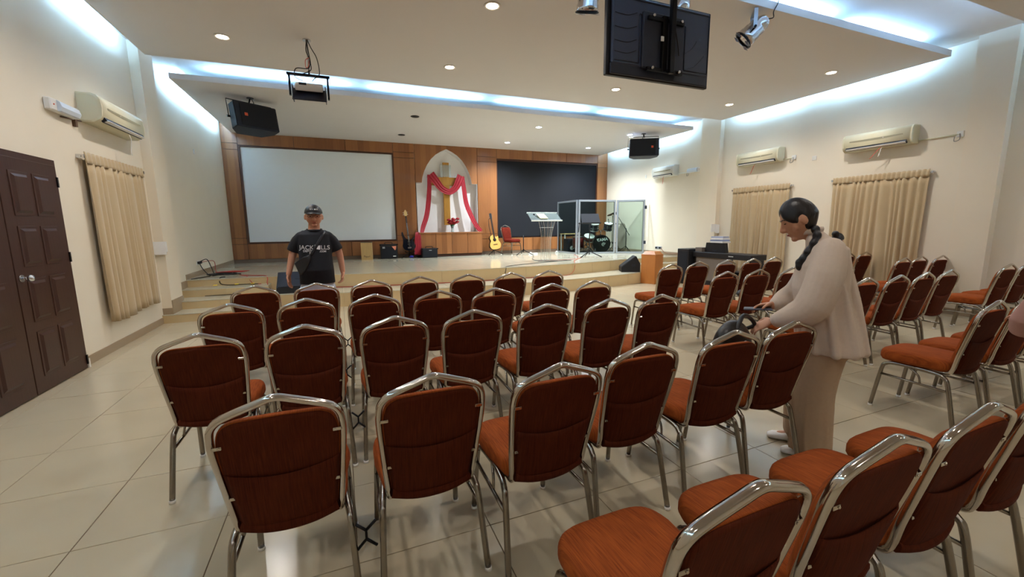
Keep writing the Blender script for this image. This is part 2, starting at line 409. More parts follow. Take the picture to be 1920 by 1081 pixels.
for (sa, sb, nm) in ((XL, SX0, 'left'), (SX1, XR, 'right')):
    ss = MB()
    hs = ZT/4
    ys = [8.03, 8.48, 8.93, 9.35]
    for k in range(3): ss.bx(sa, sb, ys[k], 9.4, hs*k, hs*(k+1)-.012)
    s_ = struct(ss.build('stage_stairs', RISER), 'flight of shallow tiled steps on the %s of the stage' % nm)
    for k in range(3):
        m_ = max(2, round((sb-sa)/.6))
        for j in range(m_):
            a = sa+(sb-sa)*j/m_+G; b = sa+(sb-sa)*(j+1)/m_-G
            MB().bx(a, b, ys[k]-.012, ys[k+1]-.002, hs*(k+1)-.012, hs*(k+1)).build('tile', TILE2, s_)
            MB().bx(a, b, ys[k]-.008, ys[k]+.004, hs*k, hs*(k+1)-.014).build('riser_tile', RISER, s_)
# skirtings
def skirt(n, x, y0, y1, z, side, h=.10):
    d = .012
    struct(MB().bx(x, x+d*side, y0, y1, z, z+h, bev=.002).build('baseboard_%s' % n, SKIRT))
skirt('left', XL, 5.78, 8.03, 0, 1); skirt('left', XL, YR, 4.05, 0, 1)
struct(MB().bx(XL+.001, XL+.137, 8.066, 8.079, .135, .235).bx(XL+.125, XL+.137, 8.08, 8.6, .135, .235+.12).build('baseboard_pier', SKIRT))
skirt('stage_left', XL, 8.93, 9.35, .405, 1, .13); skirt('stage_left', XL, 8.61, 8.93, .27, 1, .24); skirt('stage_left', XL, 9.3, YB, ZT, 1)
skirt('right', XR, 3.56, 8.03, 0, -1); skirt('right', XR, YR, 3.12, 0, -1)
skirt('stage_right', XR, 8.93, 9.35, .405, -1, .13); skirt('stage_right', XR, 8.73, 8.93, .27, -1, .24); skirt('stage_right', XR, 9.3, YB, ZT, -1)
struct(MB().bx(XR-.172, XR-.16, 3.13, 3.55, 0, .1).bx(XR-.172, XR, 3.118, 3.13, 0, .1).build('baseboard_pier', SKIRT))
struct(MB().bx(XL, 2.2, YB-.014, YB, ZT, ZT+.09).bx(4.22, XR, YB-.014, YB, ZT, ZT+.09).build('baseboard_back', mat('dark_grey_skirting', '6A584A', .4)))

# ---- timber facade on the back wall
fac = struct(MB().bx(XL, -2.3, YB+.03, YB+.28, ZT, ZC).bx(1.6, 2.2, YB+.03, YB+.28, ZT, ZC).bx(4.2, 4.84, YB+.03, YB+.28, ZT, ZC)
             .bx(8.68, XR, YB+.03, YB+.28, ZT, ZC).bx(-2.3, 1.6, YB+.08, YB+.28, ZT, ZC).bx(4.84, 8.68, YB+.08, YB+.28, ZT, ZC)
             .bx(-2.3, 1.6, YB+.03, YB+.08, ZT, 1.06).bx(-2.3, 1.6, YB+.03, YB+.08, 3.6, ZC).bx(4.84, 8.68, YB+.03, YB+.08, ZT, 1.06).bx(4.84, 8.68, YB+.03, YB+.08, 3.6, ZC).build('wall_timber', WOODG))
def wp(x0, x1, z0, z1):
    g = .005
    MB().box(((x0+x1)/2, YB+.015, (z0+z1)/2), (x1-x0-2*g, .03, z1-z0-2*g), bev=.002).build('wood_panel', WOOD, fac)
ZW = 4.12
zj = [ZT+.09, 1.04, 1.20, 3.48, 3.64, ZW]
for a, b in ((XL, -2.3), (1.6, 2.22), (4.18, 4.84), (8.68, XR)):
    for k in range(5): wp(a, b, zj[k], zj[k+1])
for a, b in ((-2.3, -.99), (-.99, .3), (.3, 1.6)): wp(a, b, 3.6, ZW); wp(a, b, ZT+.09, 1.06)
for a, b in ((4.84, 6.13), (6.13, 7.42), (7.42, 8.68)): wp(a, b, 3.6, ZW); wp(a, b, ZT+.09, 1.06)
ax = [2.41, 2.435, 2.50, 2.59, 2.71, 2.86, 3.02, 3.2]; az = [2.78, 2.94, 3.13, 3.31, 3.48, 3.62, 3.72, 3.80]
arch = list(zip(ax, az)) + [(6.4-x, z) for x, z in reversed(list(zip(ax, az))[:-1])]
# arch panel as two halves joined at the apex
half = [(2.225, 2.78)] + list(zip(ax, az)) + [(3.2, ZW), (2.225, ZW)]
MB().prism(half, YB, YB+.03, 'y').build('wood_panel', WOOD, fac)
MB().prism([(6.4-x, z) for x, z in half], YB, YB+.03, 'y').build('wood_panel', WOOD, fac)
NW = mat('white_niche_plaster', 'DEDCDA', .7, var=.03)
jm = MB()
jam = [(2.24, ZT+.5), (2.24, 2.78)] + arch + [(4.16, 2.78), (4.16, ZT+.5)]
jm.rings([[(x, YB+.005, z) for x, z in jam], [(x, YB+.279, z) for x, z in jam]], loop=False, cap=False, sm=False)
o = jm.build('niche_jamb', NW, fac); solid(o, .01)

MB().bx(2.245, 4.155, YB-.008, YB+.279, ZT, ZT+.735).build('niche_sill', WOOD, fac)
# screens
t = thing('projection_screen', 'large blank white projection screen in a dark timber frame, left on the stage wall', 'screen', (-.34, YB+.04, 2.33))
MB().bx(-1.91, 1.91, 0, .02, -1.24, 1.23).build('screen_surface', SCREEN, t)
MB().bx(-1.96, -1.91, -.045, .02, -1.29, 1.27, bev=.004).bx(1.91, 1.95, -.045, .02, -1.29, 1.27, bev=.004).bx(-1.91, 1.91, -.045, .02, 1.23, 1.27, bev=.004).bx(-1.91, 1.91, -.045, .02, -1.29, -1.24, bev=.004).build('frame', WOODD, t)
t = thing('black_screen', 'large black cloth-covered panel on the right of the stage wall', 'screen', (6.76, YB+.05, 2.33))
MB().grid(lambda u, v: (-1.91+3.82*u, .01+.006*sin(u*40)*v, 1.24-2.48*v), 60, 6).build('black_cloth', BLACKS, t)
MB().bx(-1.92, 1.92, -.02, 0, 1.22, 1.26).bx(-1.915, -1.89, -.03, .0, -1.24, 1.22).bx(1.89, 1.915, -.03, 0, -1.24, 1.22).build('frame', WOODD, t)

# altar cabinet
t = thing('altar_cabinet', 'long low veneered cabinet under the white cross niche', 'cabinet', (3.2, 12.92, ZT))
MB().bx(-.97, .97, -.16, .17, .05, .70).build('body', WOODG, t)
for a, b in ((-.98, -.5), (-.5, 0), (0, .5), (.5, .98)): MB().bx(a+.004, b-.004, -.185, -.16, .08, .70, bev=.002).build('panel', WOOD, t)
MB().bx(-1.0, 1.0, -.20, .17, .70, .74, bev=.004).build('top', WOOD, t); MB().bx(-.96, .96, -.15, .17, 0, .08).build('plinth', WOODD, t)
ZA = ZT+.74
# cross
t = thing('cross', 'tall golden wooden cross mounted in the arched white niche', 'cross', (3.2, 13.30, 0))
MB().bx(-.10, .10, -.07, -.01, 1.5, 3.42, bev=.008).build('upright', GOLD, t)
MB().bx(-.50, .50, -.075, -.015, 2.72, 2.97, bev=.008).build('crossbar', GOLD, t)
MB().bx(-.19, .15, -.10, -.09, 2.98, 3.34, bev=.002).build('acrylic_plate', ACRYL, t)
for x in (-.50, .50): MB().sph((x*.98, -.1, 2.83), .05, (1, .5, 1)).build('end_boss', mat('brass_boss', 'E0A050', .2, metal=.8), t)
# drape
def ribbon(pts, ws, depth=.0, folds=3, amp=.009, k=8):
    c = catmull([(p[0], p[1], p[2]) for p in pts], k); n = len(c)
    wv = [ws[min(len(ws)-1, int(i/(n-1)*(len(ws)-1)))]*(1-((i/(n-1)*(len(ws)-1)) % 1)) + ws[min(len(ws)-1, int(i/(n-1)*(len(ws)-1))+1)]*((i/(n-1)*(len(ws)-1)) % 1) for i in range(n)]
    def fn(u, v):
        i = min(n-1, round(u*(n-1))); p = c[i]; a = c[max(0, i-1)]; b = c[min(n-1, i+1)]; tt = (b-a).normalized()
        s_ = V((tt.z, 0, -tt.x)).normalized()
        return p+s_*wv[i]*(v-.5)+V((0, -amp*(1+cos(v*folds*2*pi)), 0))
    return n-1, fn
t = thing('red_drape', 'sheer crimson cloth draped over the cross arms and trailing to both sides', 'drape', (0, 0, 0))
def rp(px, py, y=13.16): return (2.67+(px-806.6)*.01688, y, 2.9-(py-335)*.0163)
k, fn = ribbon([rp(808, 326, 13.2), rp(817, 338), rp(828, 352), rp(842, 358), rp(854, 350), rp(861, 337), rp(866, 327, 13.2)], [.28, .24, .2, .18, .2, .24, .26], folds=3)
solid(MB().grid(fn, k, 16).build('swag', RED, t), .004)
k, fn = ribbon([rp(806, 327, 13.2), rp(805, 350), rp(802, 380), rp(797, 404, 13.1), rp(789, 425, 13.02), rp(785, 436, 12.9)], [.12, .13, .15, .15, .14, .1], folds=3)
solid(MB().grid(fn, k, 12).build('left_tail', RED, t), .004)
k, fn = ribbon([(2.17, 12.86, 1.30), (2.165, 12.74, 1.22), (2.15, 12.72, .95), (2.14, 12.71, .62)], [.1, .16, .2, .22], folds=4)
solid(MB().grid(fn, k, 14).build('hanging_end', RED, t), .004)
k, fn = ribbon([rp(868, 328, 13.2), rp(870, 352), rp(874, 380), rp(882, 404, 13.1), rp(891, 423, 13.05), rp(899, 434, 13.0)], [.12, .14, .15, .15, .14, .13], folds=3)
solid(MB().grid(fn, k, 12).build('right_tail', RED, t), .004)
# flowers
t = thing('rose_vase', 'glass vase of dark red roses on the altar cabinet', 'flowers', (3.28, 12.95, ZA+.0))
MB().lathe([(.05, 0), (.055, .01), (.04, .08), (.045, .15), (.06, .2), (.055, .2), (.038, .15), (.034, .08), (.045, .015)], n=20).build('vase', ACRYL, t)
MB().lathe([(.03, .1), (.05, .17), (.07, .22), (.02, .24)], n=12).build('leaves', GREEN, t)
for i in range(14):
    a = i*2.4; rr = .04+.1*(i % 3)/2; c = V((rr*cos(a)*1.3, rr*sin(a)*.8, .25+.17*((i*7) % 6)/6)); m = MB()
    for j, q in enumerate((.062, .05, .035)):
        m.lathe([(q*.5, -.02), (q, 0), (q*1.02, .025), (q*.75, .035+.008*j)], c, n=8)
    m.build('rose', REDR, t)

# ------------------------------------------------------------------ downlights
def downlight(x, y, z, cool, label, group, on=True, back=False):
    t = thing('downlight', label, 'light', (x, y, z), 0, group)
    MB().lathe([(.066, -.001), (.094, -.001), (.097, -.007), (.087, -.012), (.068, -.006)], n=28).build('trim_ring', WHITE if on else BLKM, t)
    MB().lathe([(.0, -.002), (.068, -.002), (.066, -.008), (.0, -.012)], n=24).build('bulb' if on else 'dark_lens', (LAMPC if cool else LAMPW) if on else BLK, t)
    if on:
        l = bpy.data.lights.new('lamp', 'SPOT'); l.energy = (P_STAGE if cool else P_DOWN*(.5 if y < 3 else 1))*4; l.color = (.85, .93, 1) if cool else (1, .925, .86)
        l.spot_size = RD(150); l.spot_blend = .9; l.shadow_soft_size = .06
        o = bpy.data.objects.new('lamp', l); COL.objects.link(o); o.location = (0, 0, -.03); o.parent = t
MX = [(-1.25, 'far left'), (1.78, 'left of centre'), (4.92, 'right of centre'), (7.8, 'far right')]
for x, n_ in MX:
    downlight(x, 6.88, ZP, False, 'lit warm downlight in the main ceiling, front line towards the stage, %s' % n_, 'main ceiling downlights')
for x, n_ in MX[1:]:
    downlight(x, 4.88, ZP, False, 'lit warm downlight in the main ceiling, second line from the stage, %s' % n_, 'main ceiling downlights')
downlight(-1.25, 4.88, ZP, False, 'lit warm downlight in the main ceiling, second line, beyond the left top corner', 'main ceiling downlights')
for x, n_ in MX:
    for y in (1.6, -1.2):
        downlight(x, y, ZP, False, 'lit warm downlight in the rear ceiling, %s, %s line' % (n_, 'nearer' if y > 0 else 'farther'), 'rear ceiling downlights')
for x, y, on, n_ in ((1.73, 9.9, 0, 'unlit downlight over the stage left of centre, nearer the hall'), (1.71, 11.95, 0, 'unlit downlight over the stage left of centre, nearer the timber wall'),
                  (4.8, 9.9, 1, 'lit white downlight over the acrylic lectern'), (4.78, 12.0, 1, 'lit white downlight close to the timber wall above the stage chair'),
                  (7.57, 9.88, 1, 'lit white downlight beside the right hanging loudspeaker'), (7.56, 11.97, 1, 'lit white downlight above the drum booth, close to the timber wall')):
    downlight(x, y, ZS, True, n_, 'stage ceiling downlights', bool(on))

# ------------------------------------------------------------------ door
t = struct(MB().bx(XL, XL+.035, 4.0, 5.80, 0, 2.17, bev=.003).build('door_1', DOORW), 'dark brown panelled double door in the left wall')
for k, (a, b) in enumerate(((4.93, 5.745), (4.06, 4.92))):
    lf = MB().bx(XL+.035, XL+.055, a, b, .01, 2.11, bev=.003).build('door_leaf', DOORW, t)
    w = (b-a-.36)/2
    for z0, z1 in ((.16, .55), (.67, 1.03), (1.17, 1.50), (1.62, 1.98)):
        for c in (a+.14, a+.22+w):
            m = MB().bx(XL+.054, XL+.060, c-.015, c+w+.015, z0-.015, z1+.015, bev=.002)
            m.rings([[(XL+.058, c+q, z0+q) , (XL+.058, c+w-q, z0+q), (XL+.058, c+w-q, z1-q), (XL+.058, c+q, z1-q)] if j == 0 else
                     [(XL+.074, c+q, z0+q) , (XL+.074, c+w-q, z0+q), (XL+.074, c+w-q, z1-q), (XL+.074, c+q, z1-q)] for j, q in enumerate((.006, .032))], sm=False)
            m.build('door_panel', DOORW, lf)
for a in (2.0, 1.25, .15):
    MB().bx(XL+.05, XL+.066, 5.735, 5.755, a-.1, a).build('hinge', BLKM, t)
hd = MB().cyl((XL+.055, 4.99, 1.06), (XL+.063, 4.99, 1.06), .032).cyl((XL+.06, 4.99, 1.06), (XL+.11, 4.99, 1.06), .011)
hd.lathe([(.012, 0), (.028, .012), (.031, .028), (.022, .045), (.0, .05)], (XL+.09, 4.99, 1.06), axis=(1, 0, 0)); hd.build('door_knob', STEEL, t)
MB().bx(XL+.035, XL+.06, 5.765, 5.795, 0, .10).build('door_stop', WHITE, t)

# ------------------------------------------------------------------ curtains with windows behind
def window(n, x, s, y0, y1, z0, z1):
    w = struct(MB().bx(x, x+.02*s, y0, y1, z0, z0+.05).bx(x, x+.02*s, y0, y1, z1-.05, z1).bx(x, x+.02*s, y0, y0+.05, z0, z1).bx(x, x+.02*s, y1-.05, y1, z0, z1)
               .bx(x, x+.02*s, (y0+y1)/2-.025, (y0+y1)/2+.025, z0, z1).build('window_%d' % n, ALU), 'aluminium window behind the drawn curtain')
    MB().bx(x+.004*s, x+.012*s, y0+.05, (y0+y1)/2-.025, z0+.05, z1-.05).build('pane', mat('window_glass_%d' % n, 'B8CCDC', .08, var=0), w)
    MB().bx(x+.004*s, x+.012*s, (y0+y1)/2+.025, y1-.05, z0+.05, z1-.05).build('pane', w.children[0].data.materials[0] if w.children else GLASS, w)
def curtain(label, x, s, y0, y1, z0, z1, seed, np_=20):
    rnd = random.Random(seed); L = y1-y0
    t = thing('curtain', label, 'curtain', (x, y0, 0), 0, 'beige window curtains')
    ph = [rnd.uniform(-.5, .5) for _ in range(np_+2)]; am = [rnd.uniform(.5, 1.1) for _ in range(np_+2)]
    def off(u, v):
        q = (u+.018*sin(u*17+seed)+.012*sin(u*31+seed*2))*np_+.3; q = min(max(q, 0), np_); i = int(q); fr = q-i
        a = am[i]*(1-fr)+am[i+1]*fr; p = ph[i]*(1-fr)+ph[i+1]*fr
        low = .034+.050*v
        w = (.5+.5*sin(2*pi*q+p*2.2*v))**.75
        return low*a*w + .008*sin(u*11+v*3+seed)*v
    wv = [rnd.uniform(-.03, .03) for _ in range(5)]
    hb = (z1-.11)
    def fn(u, v):
        return (s*(.040+off(u, v)), L*u + .035*v*sin(u*9+seed)+.01*sin(u*50)*v, hb-(hb-z0)*v+.02*sin(u*7+seed)*v)
    o = MB().grid(fn, np_*8, 16).build('curtain_cloth', CURT, t); solid(o, .004)
    def fh(u, v): return (s*(.055+.010*(.5+.5*sin(2*pi*u*np_*1.5))*(1+.6*v)), L*u, z1+.0-.12*v+.006*sin(2*pi*u*np_*1.5+1.5)*(1-v))
    o = MB().grid(fh, np_*9, 3).build('pleated_heading', CURT, t); solid(o, .006)
    MB().tube([(s*.04, -.05, z1-.05), (s*.04, L+.04, z1-.05)], .009).bx(0, s*.07, -.04, -.02, z1-.07, z1-.03).bx(0, s*.07, L+.01, L+.03, z1-.07, z1-.03).build('curtain_rail', STEEL, t)
window(1, XL, 1, 6.55, 7.65, .75, 2.15); window(2, XR, -1, 6.45, 7.55, .75, 2.15); window(3, XR, -1, 4.1, 5.3, .75, 2.15)
curtain('long beige curtain on the left wall between the brown door and the stage', XL, 1, 6.33, 7.86, .38, 2.34, 3, 11)
curtain('beige curtain on the right wall behind the black organ', XR, -1, 6.28, 7.70, .30, 2.31, 5, 13)
curtain('beige curtain on the right wall behind the standing woman, nearest the viewer', XR, -1, 3.95, 5.42, .30, 2.32, 8, 14)

# ------------------------------------------------------------------ air conditioners
def ac(label, x, s, y0, y1, zb, m, ribbons, pipe=None, h=.31):
    t = thing('air_conditioner', label, 'air conditioner', (x, 0, zb), 0, 'wall air conditioners')
    prof = [(0, 0), (0, h), (.13, h), (.175, h-.015), (.205, h-.06), (.215, h-.15), (.205, .075), (.185, .04), (.12, .0)]
    MB().prism([(a*s, b) for a, b in prof], y0+.03, y1-.03, 'y').bm.free() if 0 else None
    b = MB(); b.rings([[(s*a, y0+.03+(y1-y0-.06)*i, c) for a, c in prof] for i in (0, 1)], sm=True)
    b.build('casing', m, t)
    for ya, yb in ((y0, y0+.03), (y1-.03, y1)):
        c = MB(); mid = (ya+yb)/2
        k0, k1 = (.9, 1.01) if ya == y0 else (1.01, .9)
        c.rings([[(s*a*k, yy, h/2+(cc-h/2)*k) for a, cc in prof] for yy, k in ((ya, k0), (ya+.008, 1.01), (yb-.008, 1.01), (yb, k1))], sm=False); c.build('end_cap', m, t)
    MB().box((s*.190, (y0+y1)/2, .045), (.05, y1-y0-.14, .05), ry=s*-.55).build('air_outlet', BLK, t)
    MB().box((s*.212, (y0+y1)/2, .028), (.008, y1-y0-.16, .035), ry=s*.9).build('louver', WHITE, t)
    MB().rings([[(s*(.2165), (y0+y1)/2+(y1-y0)*.38*q, h-.13+.0), (s*.2175, (y0+y1)/2+(y1-y0)*.38*q, h-.15-.014*(1-q*q))] for q in [i/10-1 for i in range(21)]], loop=False, cap=False).build('front_groove', mat('groove_grey', '9C987F', .6), t)
    MB().sph((s*.216, (y0+y1)/2-.12, h-.145), .008, (.4, 1, 1)).build('indicator', WHITE, t)
    for k, (yy, col, ln, dx) in enumerate(ribbons):
        pts = [(s*(.19+.012*sin(i)), yy+dx*i/6+.006*sin(i*2.), -.0-ln*i/6) for i in range(7)]
        rb_ = MB().rings([[V(p)+V((0, -.008, 0)), V(p)+V((0, .008, 0))] for p in pts], loop=False, cap=False).build('ribbon', col, t); solid(rb_, .002)
    if pipe:
        MB().tube([(s*.02, pipe[0], .05), (s*.02, pipe[1], .05)], .012).build('pipe', m, t)
        MB().bx(0, s*.03, pipe[1]-.04, pipe[1]+.04, .01, .10, bev=.004).build('socket', WHITE, t)
        MB().tube(catmull([(s*.035, pipe[1], .06), (s*.05, pipe[1]-.01*1, -.03), (s*.05, pipe[1]+.05, -.05), (s*.03, pipe[1]+.06, .02)]), .006, n=6).build('cord', mat('grey_cord', '8C8880', .6), t)
ac('yellowed air conditioner high on the left wall above the curtain', XL, 1, 6.48, 7.66, 2.70, ACP, [(7.2, WHITE, .26, .03)], h=.32)
ac('yellowed air conditioner on the right wall above the curtain nearest the viewer', XR, -1, 4.18, 5.24, 2.76, ACP, [(4.62, PINKR, .17, .16), (4.60, WHITE, .15, .05)], (4.18, 3.66))
ac('yellowed air conditioner on the right wall above the curtain behind the organ', XR, -1, 6.5, 7.55, 2.79, ACP, [(7.05, PINKR, .2, .12)], (6.5, 6.28))
ac('small white air conditioner on the right wall beside the stage', XR, -1, 9.6, 10.5, 2.83, ACP2, [(10.0, PINKR, .2, .05)], (9.6, 9.2))
# emergency lights
def emer(label, x, s, y0, y1, z):
    t = thing('emergency_light', label, 'light', (x, 0, z), 0, 'emergency lights')
    MB().bx(0, s*.06, y0, y1, -.05, .07, bev=.01).build('housing', WHITE, t)
    L = y1-y0
    MB().prism([(s*.06, -.045), (s*.06, .065), (s*.085, .05), (s*.1, .0), (s*.085, -.04)], y0+L*.22, y1-.01, 'y').build('diffuser', BLUEW, t)
    MB().sph((s*.061, y0+.05, .01), .008).build('indicator', PINKR, t)
emer('white emergency light on the left wall beside the air conditioner', XL, 1, 5.85, 6.32, 2.73)
emer('white emergency light on the right wall beside the stage pier', XR, -1, 8.76, 9.22, 2.90)
t = thing('cable_strip', 'thin cable running from the emergency light to the left air conditioner', 'cable', (XL, 0, 2.66)); MB().tube([(.012, 6.1, .0), (.012, 6.5, .04)], .008).bx(0, .03, 6.33, 6.37, -.05, .05).build('cord', mat('brown_cord', '6A5446', .6), t)
def plate(label, x, s, y, z, w=.085, h=.085, m=WHITE):
    t = thing('wall_switch', label, 'switch', (x, y, z)); MB().bx(0, s*.012, -w/2, w/2, -h/2, h/2, bev=.003).build('cover', m, t); MB().bx(s*.011, s*.016, -w/5, w/5, -h/5, h/5, bev=.001).build('button', ACP2, t)
plate('small white switch plate on the right wall between the two air conditioners', XR, -1, 5.86, 2.77)
plate('small white plate high on the left wall beside the stage', XL, 1, 10.7, 3.03, .05, .1)
plate('small white plate on the right stage wall left of the white air conditioner', XR, -1, 11.0, 2.95, .06, .1)
# notices on the stage piers
t = thing('paper_notice', 'white paper notice hung on the left pier beside the stairs', 'paper', (XL, 8.05, 1.18))
MB().bx(.0, .16, -.02, -.012, -.10, .10).build('sheet', PAPER, t)
MB().bx(.125, .17, -.0, .006, -.06, .10).build('card', PAPER, t)
t = thing('paper_notice', 'white paper notice on the right pier above the stacked papers', 'paper', (XR-.15, 8.1, 1.34))
MB().bx(-.14, .02, -.02, -.012, -.09, .11).bx(.0, .13, -.03, -.022, -.12, .10).build('sheet', PAPER, t)

# ------------------------------------------------------------------ banquet chair
def chair_proto():
    t = thing('banquet_chair', 'x', 'chair', (0, 0, 0))
    # seat
    m = MB(); n = 40; rs = []
    def outline(k):   # superellipse with narrower back
        out = []
        for j in range(n):
            a = 2*pi*j/n; c, s = cos(a), sin(a)
            e = .42 if s > 0 else .34
            x = math.copysign(abs(c)**e, c); y = math.copysign(abs(s)**e, s)
            w = .208 if y > 0 else .195
            out.append((x*w*k - (0 if True else 0), y*.225*(1-(1-k)*.9)+.068))
        return out
    for k, z in ((.80, .398), (.95, .402), (1, .425), (1.0, .452), (.975, .472), (.93, .484), (.80, .490), (.55, .496), (.25, .498)):
        rs.append([(x, y, z+.004*cos(y*8)-.0*x) for x, y in outline(k)])
    m.rings(rs); m.build('seat', FAB, t)
    # back geometry: y on inclined plane
    def by(z): return -.145-.25*(z-.43)
    bx_pts = [(.150, .425), (.165, .50), (.178, .62), (.187, .74), (.184, .80), (.170, .838), (.142, .858), (.10, .864), (.0, .866)]
    bx_pts = [(p.x, p.z) for p in catmull([(a, 0, b) for a, b in bx_pts], 3)]
    out = bx_pts + [(-x, z) for x, z in reversed(bx_pts[:-1])]
    cz = .65
    def sc(k, off):
        return [(x*k, by(cz+(z-cz)*k)+off, cz+(z-cz)*k) for x, z in out]
    m = MB(); m.rings([sc(.99, -.010), sc(1, -.002), sc(1, .012), sc(.98, .024), sc(.93, .034), sc(.75, .042), sc(.4, .046)]); m.build('backrest', FAB, t)
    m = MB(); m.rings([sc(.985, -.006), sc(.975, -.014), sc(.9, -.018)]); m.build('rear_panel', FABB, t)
    # pocket: sagging curved upper edge
    def fp(u, v):
        x = (u-.5)*2
        zt_ = .665-.035*(1-x*x)+.0
        z = .415+(zt_-.415)*v
        hw = .155+.03*min(1, (z-.42)/.3); 
        bulge = .018*(1-x*x)*(1-(2*v-1)**2*.6)+.012*(1-v)*(1-x**4)
        return (x*hw, by(z)-.021-bulge+(.010 if abs(x) > .97 else 0), z)
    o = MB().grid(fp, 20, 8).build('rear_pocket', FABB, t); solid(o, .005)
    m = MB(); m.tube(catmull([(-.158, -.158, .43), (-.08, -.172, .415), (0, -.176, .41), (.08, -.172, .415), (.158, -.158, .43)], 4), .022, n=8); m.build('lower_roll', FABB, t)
    # frame
    P = [(.155, .02, .392), (.160, -.07, .392), (.166, -.125, .400), (.171, -.150, .435), (.180, by(.53)+.0, .53), (.190, by(.64), .64), (.198, by(.74), .74), (.1985, by(.80), .80), (.190, by(.843), .843), (.166, by(.871), .871), (.12, by(.892), .892), (.06, by(.9135), .9135), (.02, by(.928), .928), (.0, by(.931), .931)]
    P = P + [(-x, y, z) for x, y, z in reversed(P[:-1])]
    P = [V((x, y-.004, z)) for x, y, z in P]
    m = MB(); m.tube(catmull(P, 4), .0145, n=8, ref=(0, 1, .25), rb=.0115, sq=True); m.build('back_frame', CHROME, t)
    for s in (-1, 1):
        for z in (.56, .775):
            hw = .180+.018*(z-.53)/.2
            m = MB(); m.box((s*(hw-.022), by(z)-.020, z), (.028, .003, .012), bev=.0012); m.cyl((s*(hw-.029), by(z)-.021, z), (s*(hw-.029), by(z)-.024, z), .0038, n=8); m.build('clip', CHROME, t)
        # legs
        fr = catmull([(s*.178, .03, .388), (s*.183, .17, .386), (s*.188, .222, .370), (s*.192, .245, .32), (s*.204, .285, .012)], 5)
        m = MB(); m.tube(fr, .0125, n=8, ref=(1, 0, 0), rb=.0125, sq=True); lg = m.build('leg', CHROMED, t)
        MB().cyl((s*.2045, .286, 0), (s*.204, .2845, .016), .0155, n=10).build('foot_cap', WHITE, lg)
        rr = catmull([(s*.178, .05, .388), (s*.187, -.075, .384), (s*.195, -.125, .366), (s*.201, -.155, .31), (s*.217, -.218, .012)], 5)
        m = MB(); m.tube(rr, .0125, n=8, ref=(1, 0, 0), rb=.0135, sq=True); lg = m.build('leg', CHROMED, t)
        MB().cyl((s*.2175, -.2205, 0), (s*.217, -.218, .016), .0155, n=10).build('foot_cap', WHITE, lg)
        MB().tube([(s*.195, .252, .285), (s*.205, -.165, .275)], .009, n=8).build('side_stretcher', CHROMED, t)
        MB().tube(catmull([(s*.170, .10, .385), (s*.19, .02, .34), (s*.198, .0, .282)], 4), .007, n=6).build('brace', CHROMED, t)
    MB().tube([(-.18, .15, .384), (.18, .15, .384)], .010, n=8).build('cross_rail', CHROMED, t); MB().tube([(-.185, -.06, .382), (.185, -.06, .382)], .010, n=8).build('cross_rail', CHROMED, t)
    m = MB(); m.bx(-.165, .165, -.09, .20, .386, .400); m.build('seat_board', BLK, t)
    # linking bracket towards the right neighbour
    m = MB()
    m.tube([(.216, -.175, .335), (.252, -.175, .300), (.252, -.175, .262), (.216, -.175, .225)], .006, n=6)
    m.tube([(.290, -.175, .335), (.252, -.175, .300)], .006, n=6); m.tube([(.252, -.175, .262), (.290, -.175, .225)], .006, n=6)
    m.build('link_bracket', BLKM, t)
    return t
proto = chair_proto(); used = [False]
def chair(x, yapex, label, rz=0, link=False, z=0, jit=1):
    rz += random.uniform(-.02, .02)*jit
    if not used[0] and link: used[0] = True; o = proto; o.location = (x, yapex+.27, z); o.rotation_euler.z = rz
    else: o = copy_tree(proto, (x, yapex+.27, z), rz, () if link else ('link_bracket',))
    o['label'] = label; o['group'] = 'orange banquet chairs'; return o
ORD = ['first', 'second', 'third', 'fourth', 'fifth', 'sixth', 'seventh']
LB = [
 (2.55, 'second row left of the aisle', [-.723, -.22, .278, .768, 1.29, 1.798, 2.263], [2.581, 2.568, 2.58, 2.561, 2.537, 2.524, 2.509]),
 (1.5, 'nearest row left of the aisle', [-.231, .285, .774, 1.275, 1.83, 2.31], [1.503, 1.489, 1.40, 1.49, 1.485, 1.50]),
 (3.5, 'third row left of the aisle', [-.773, -.272, .231, .746, 1.22, 1.79, 2.268], [3.532, 3.536, 3.513, 3.477, 3.40, 3.425, 3.436]),
 (4.5, 'row left of the aisle nearest the stage', [-.777, -.249, .267, .776, 1.304, 1.792, 2.291], [4.536, 4.49, 4.482, 4.55, 4.51, 4.447, 4.44]),
]
for y, rn, X_, Y_ in LB:
    for i, (x, yy) in enumerate(zip(X_, Y_)):
        chair(x, yy, 'orange chair, %s from left in the %s' % (ORD[i], rn), link=(-.3 < x < -.2))
for i, x in enumerate((.781, 1.284, 1.775, 2.29)):
    chair(x, .556, 'orange banquet chair along the bottom right of the photo, %s from the left' % ORD[i])
RB = [(1.34, 'nearest row right of the aisle', [4.12, 4.63, 5.14, 5.65], [1.34, 1.33, 1.33, 1.33]),
      (2.42, 'row just behind the standing woman', [4.22, 4.734, 5.25, 5.764, 6.312], [2.42, 2.425, 2.413, 2.426, 2.45]),
      (3.4, 'third row right of the aisle', [4.01, 4.515, 5.074, 5.60, 6.12], [3.42, 3.41, 3.39, 3.4, 3.4]),
      (4.5, 'row facing the organ and stairs', [4.113, 4.725, 5.30, 5.791, 6.346], [4.377, 4.50, 4.525, 4.494, 4.55]),
      (2.46, 'nearest row against the right wall', [7.735, 8.24, 8.75], [2.46, 2.46, 2.46]),
      (3.57, 'middle row against the right wall', [7.843, 8.34, 8.80], [3.576, 3.60, 3.54]),
      (4.58, 'farthest row against the right wall', [7.86, 8.31, 8.76], [4.6, 4.597, 4.571])]
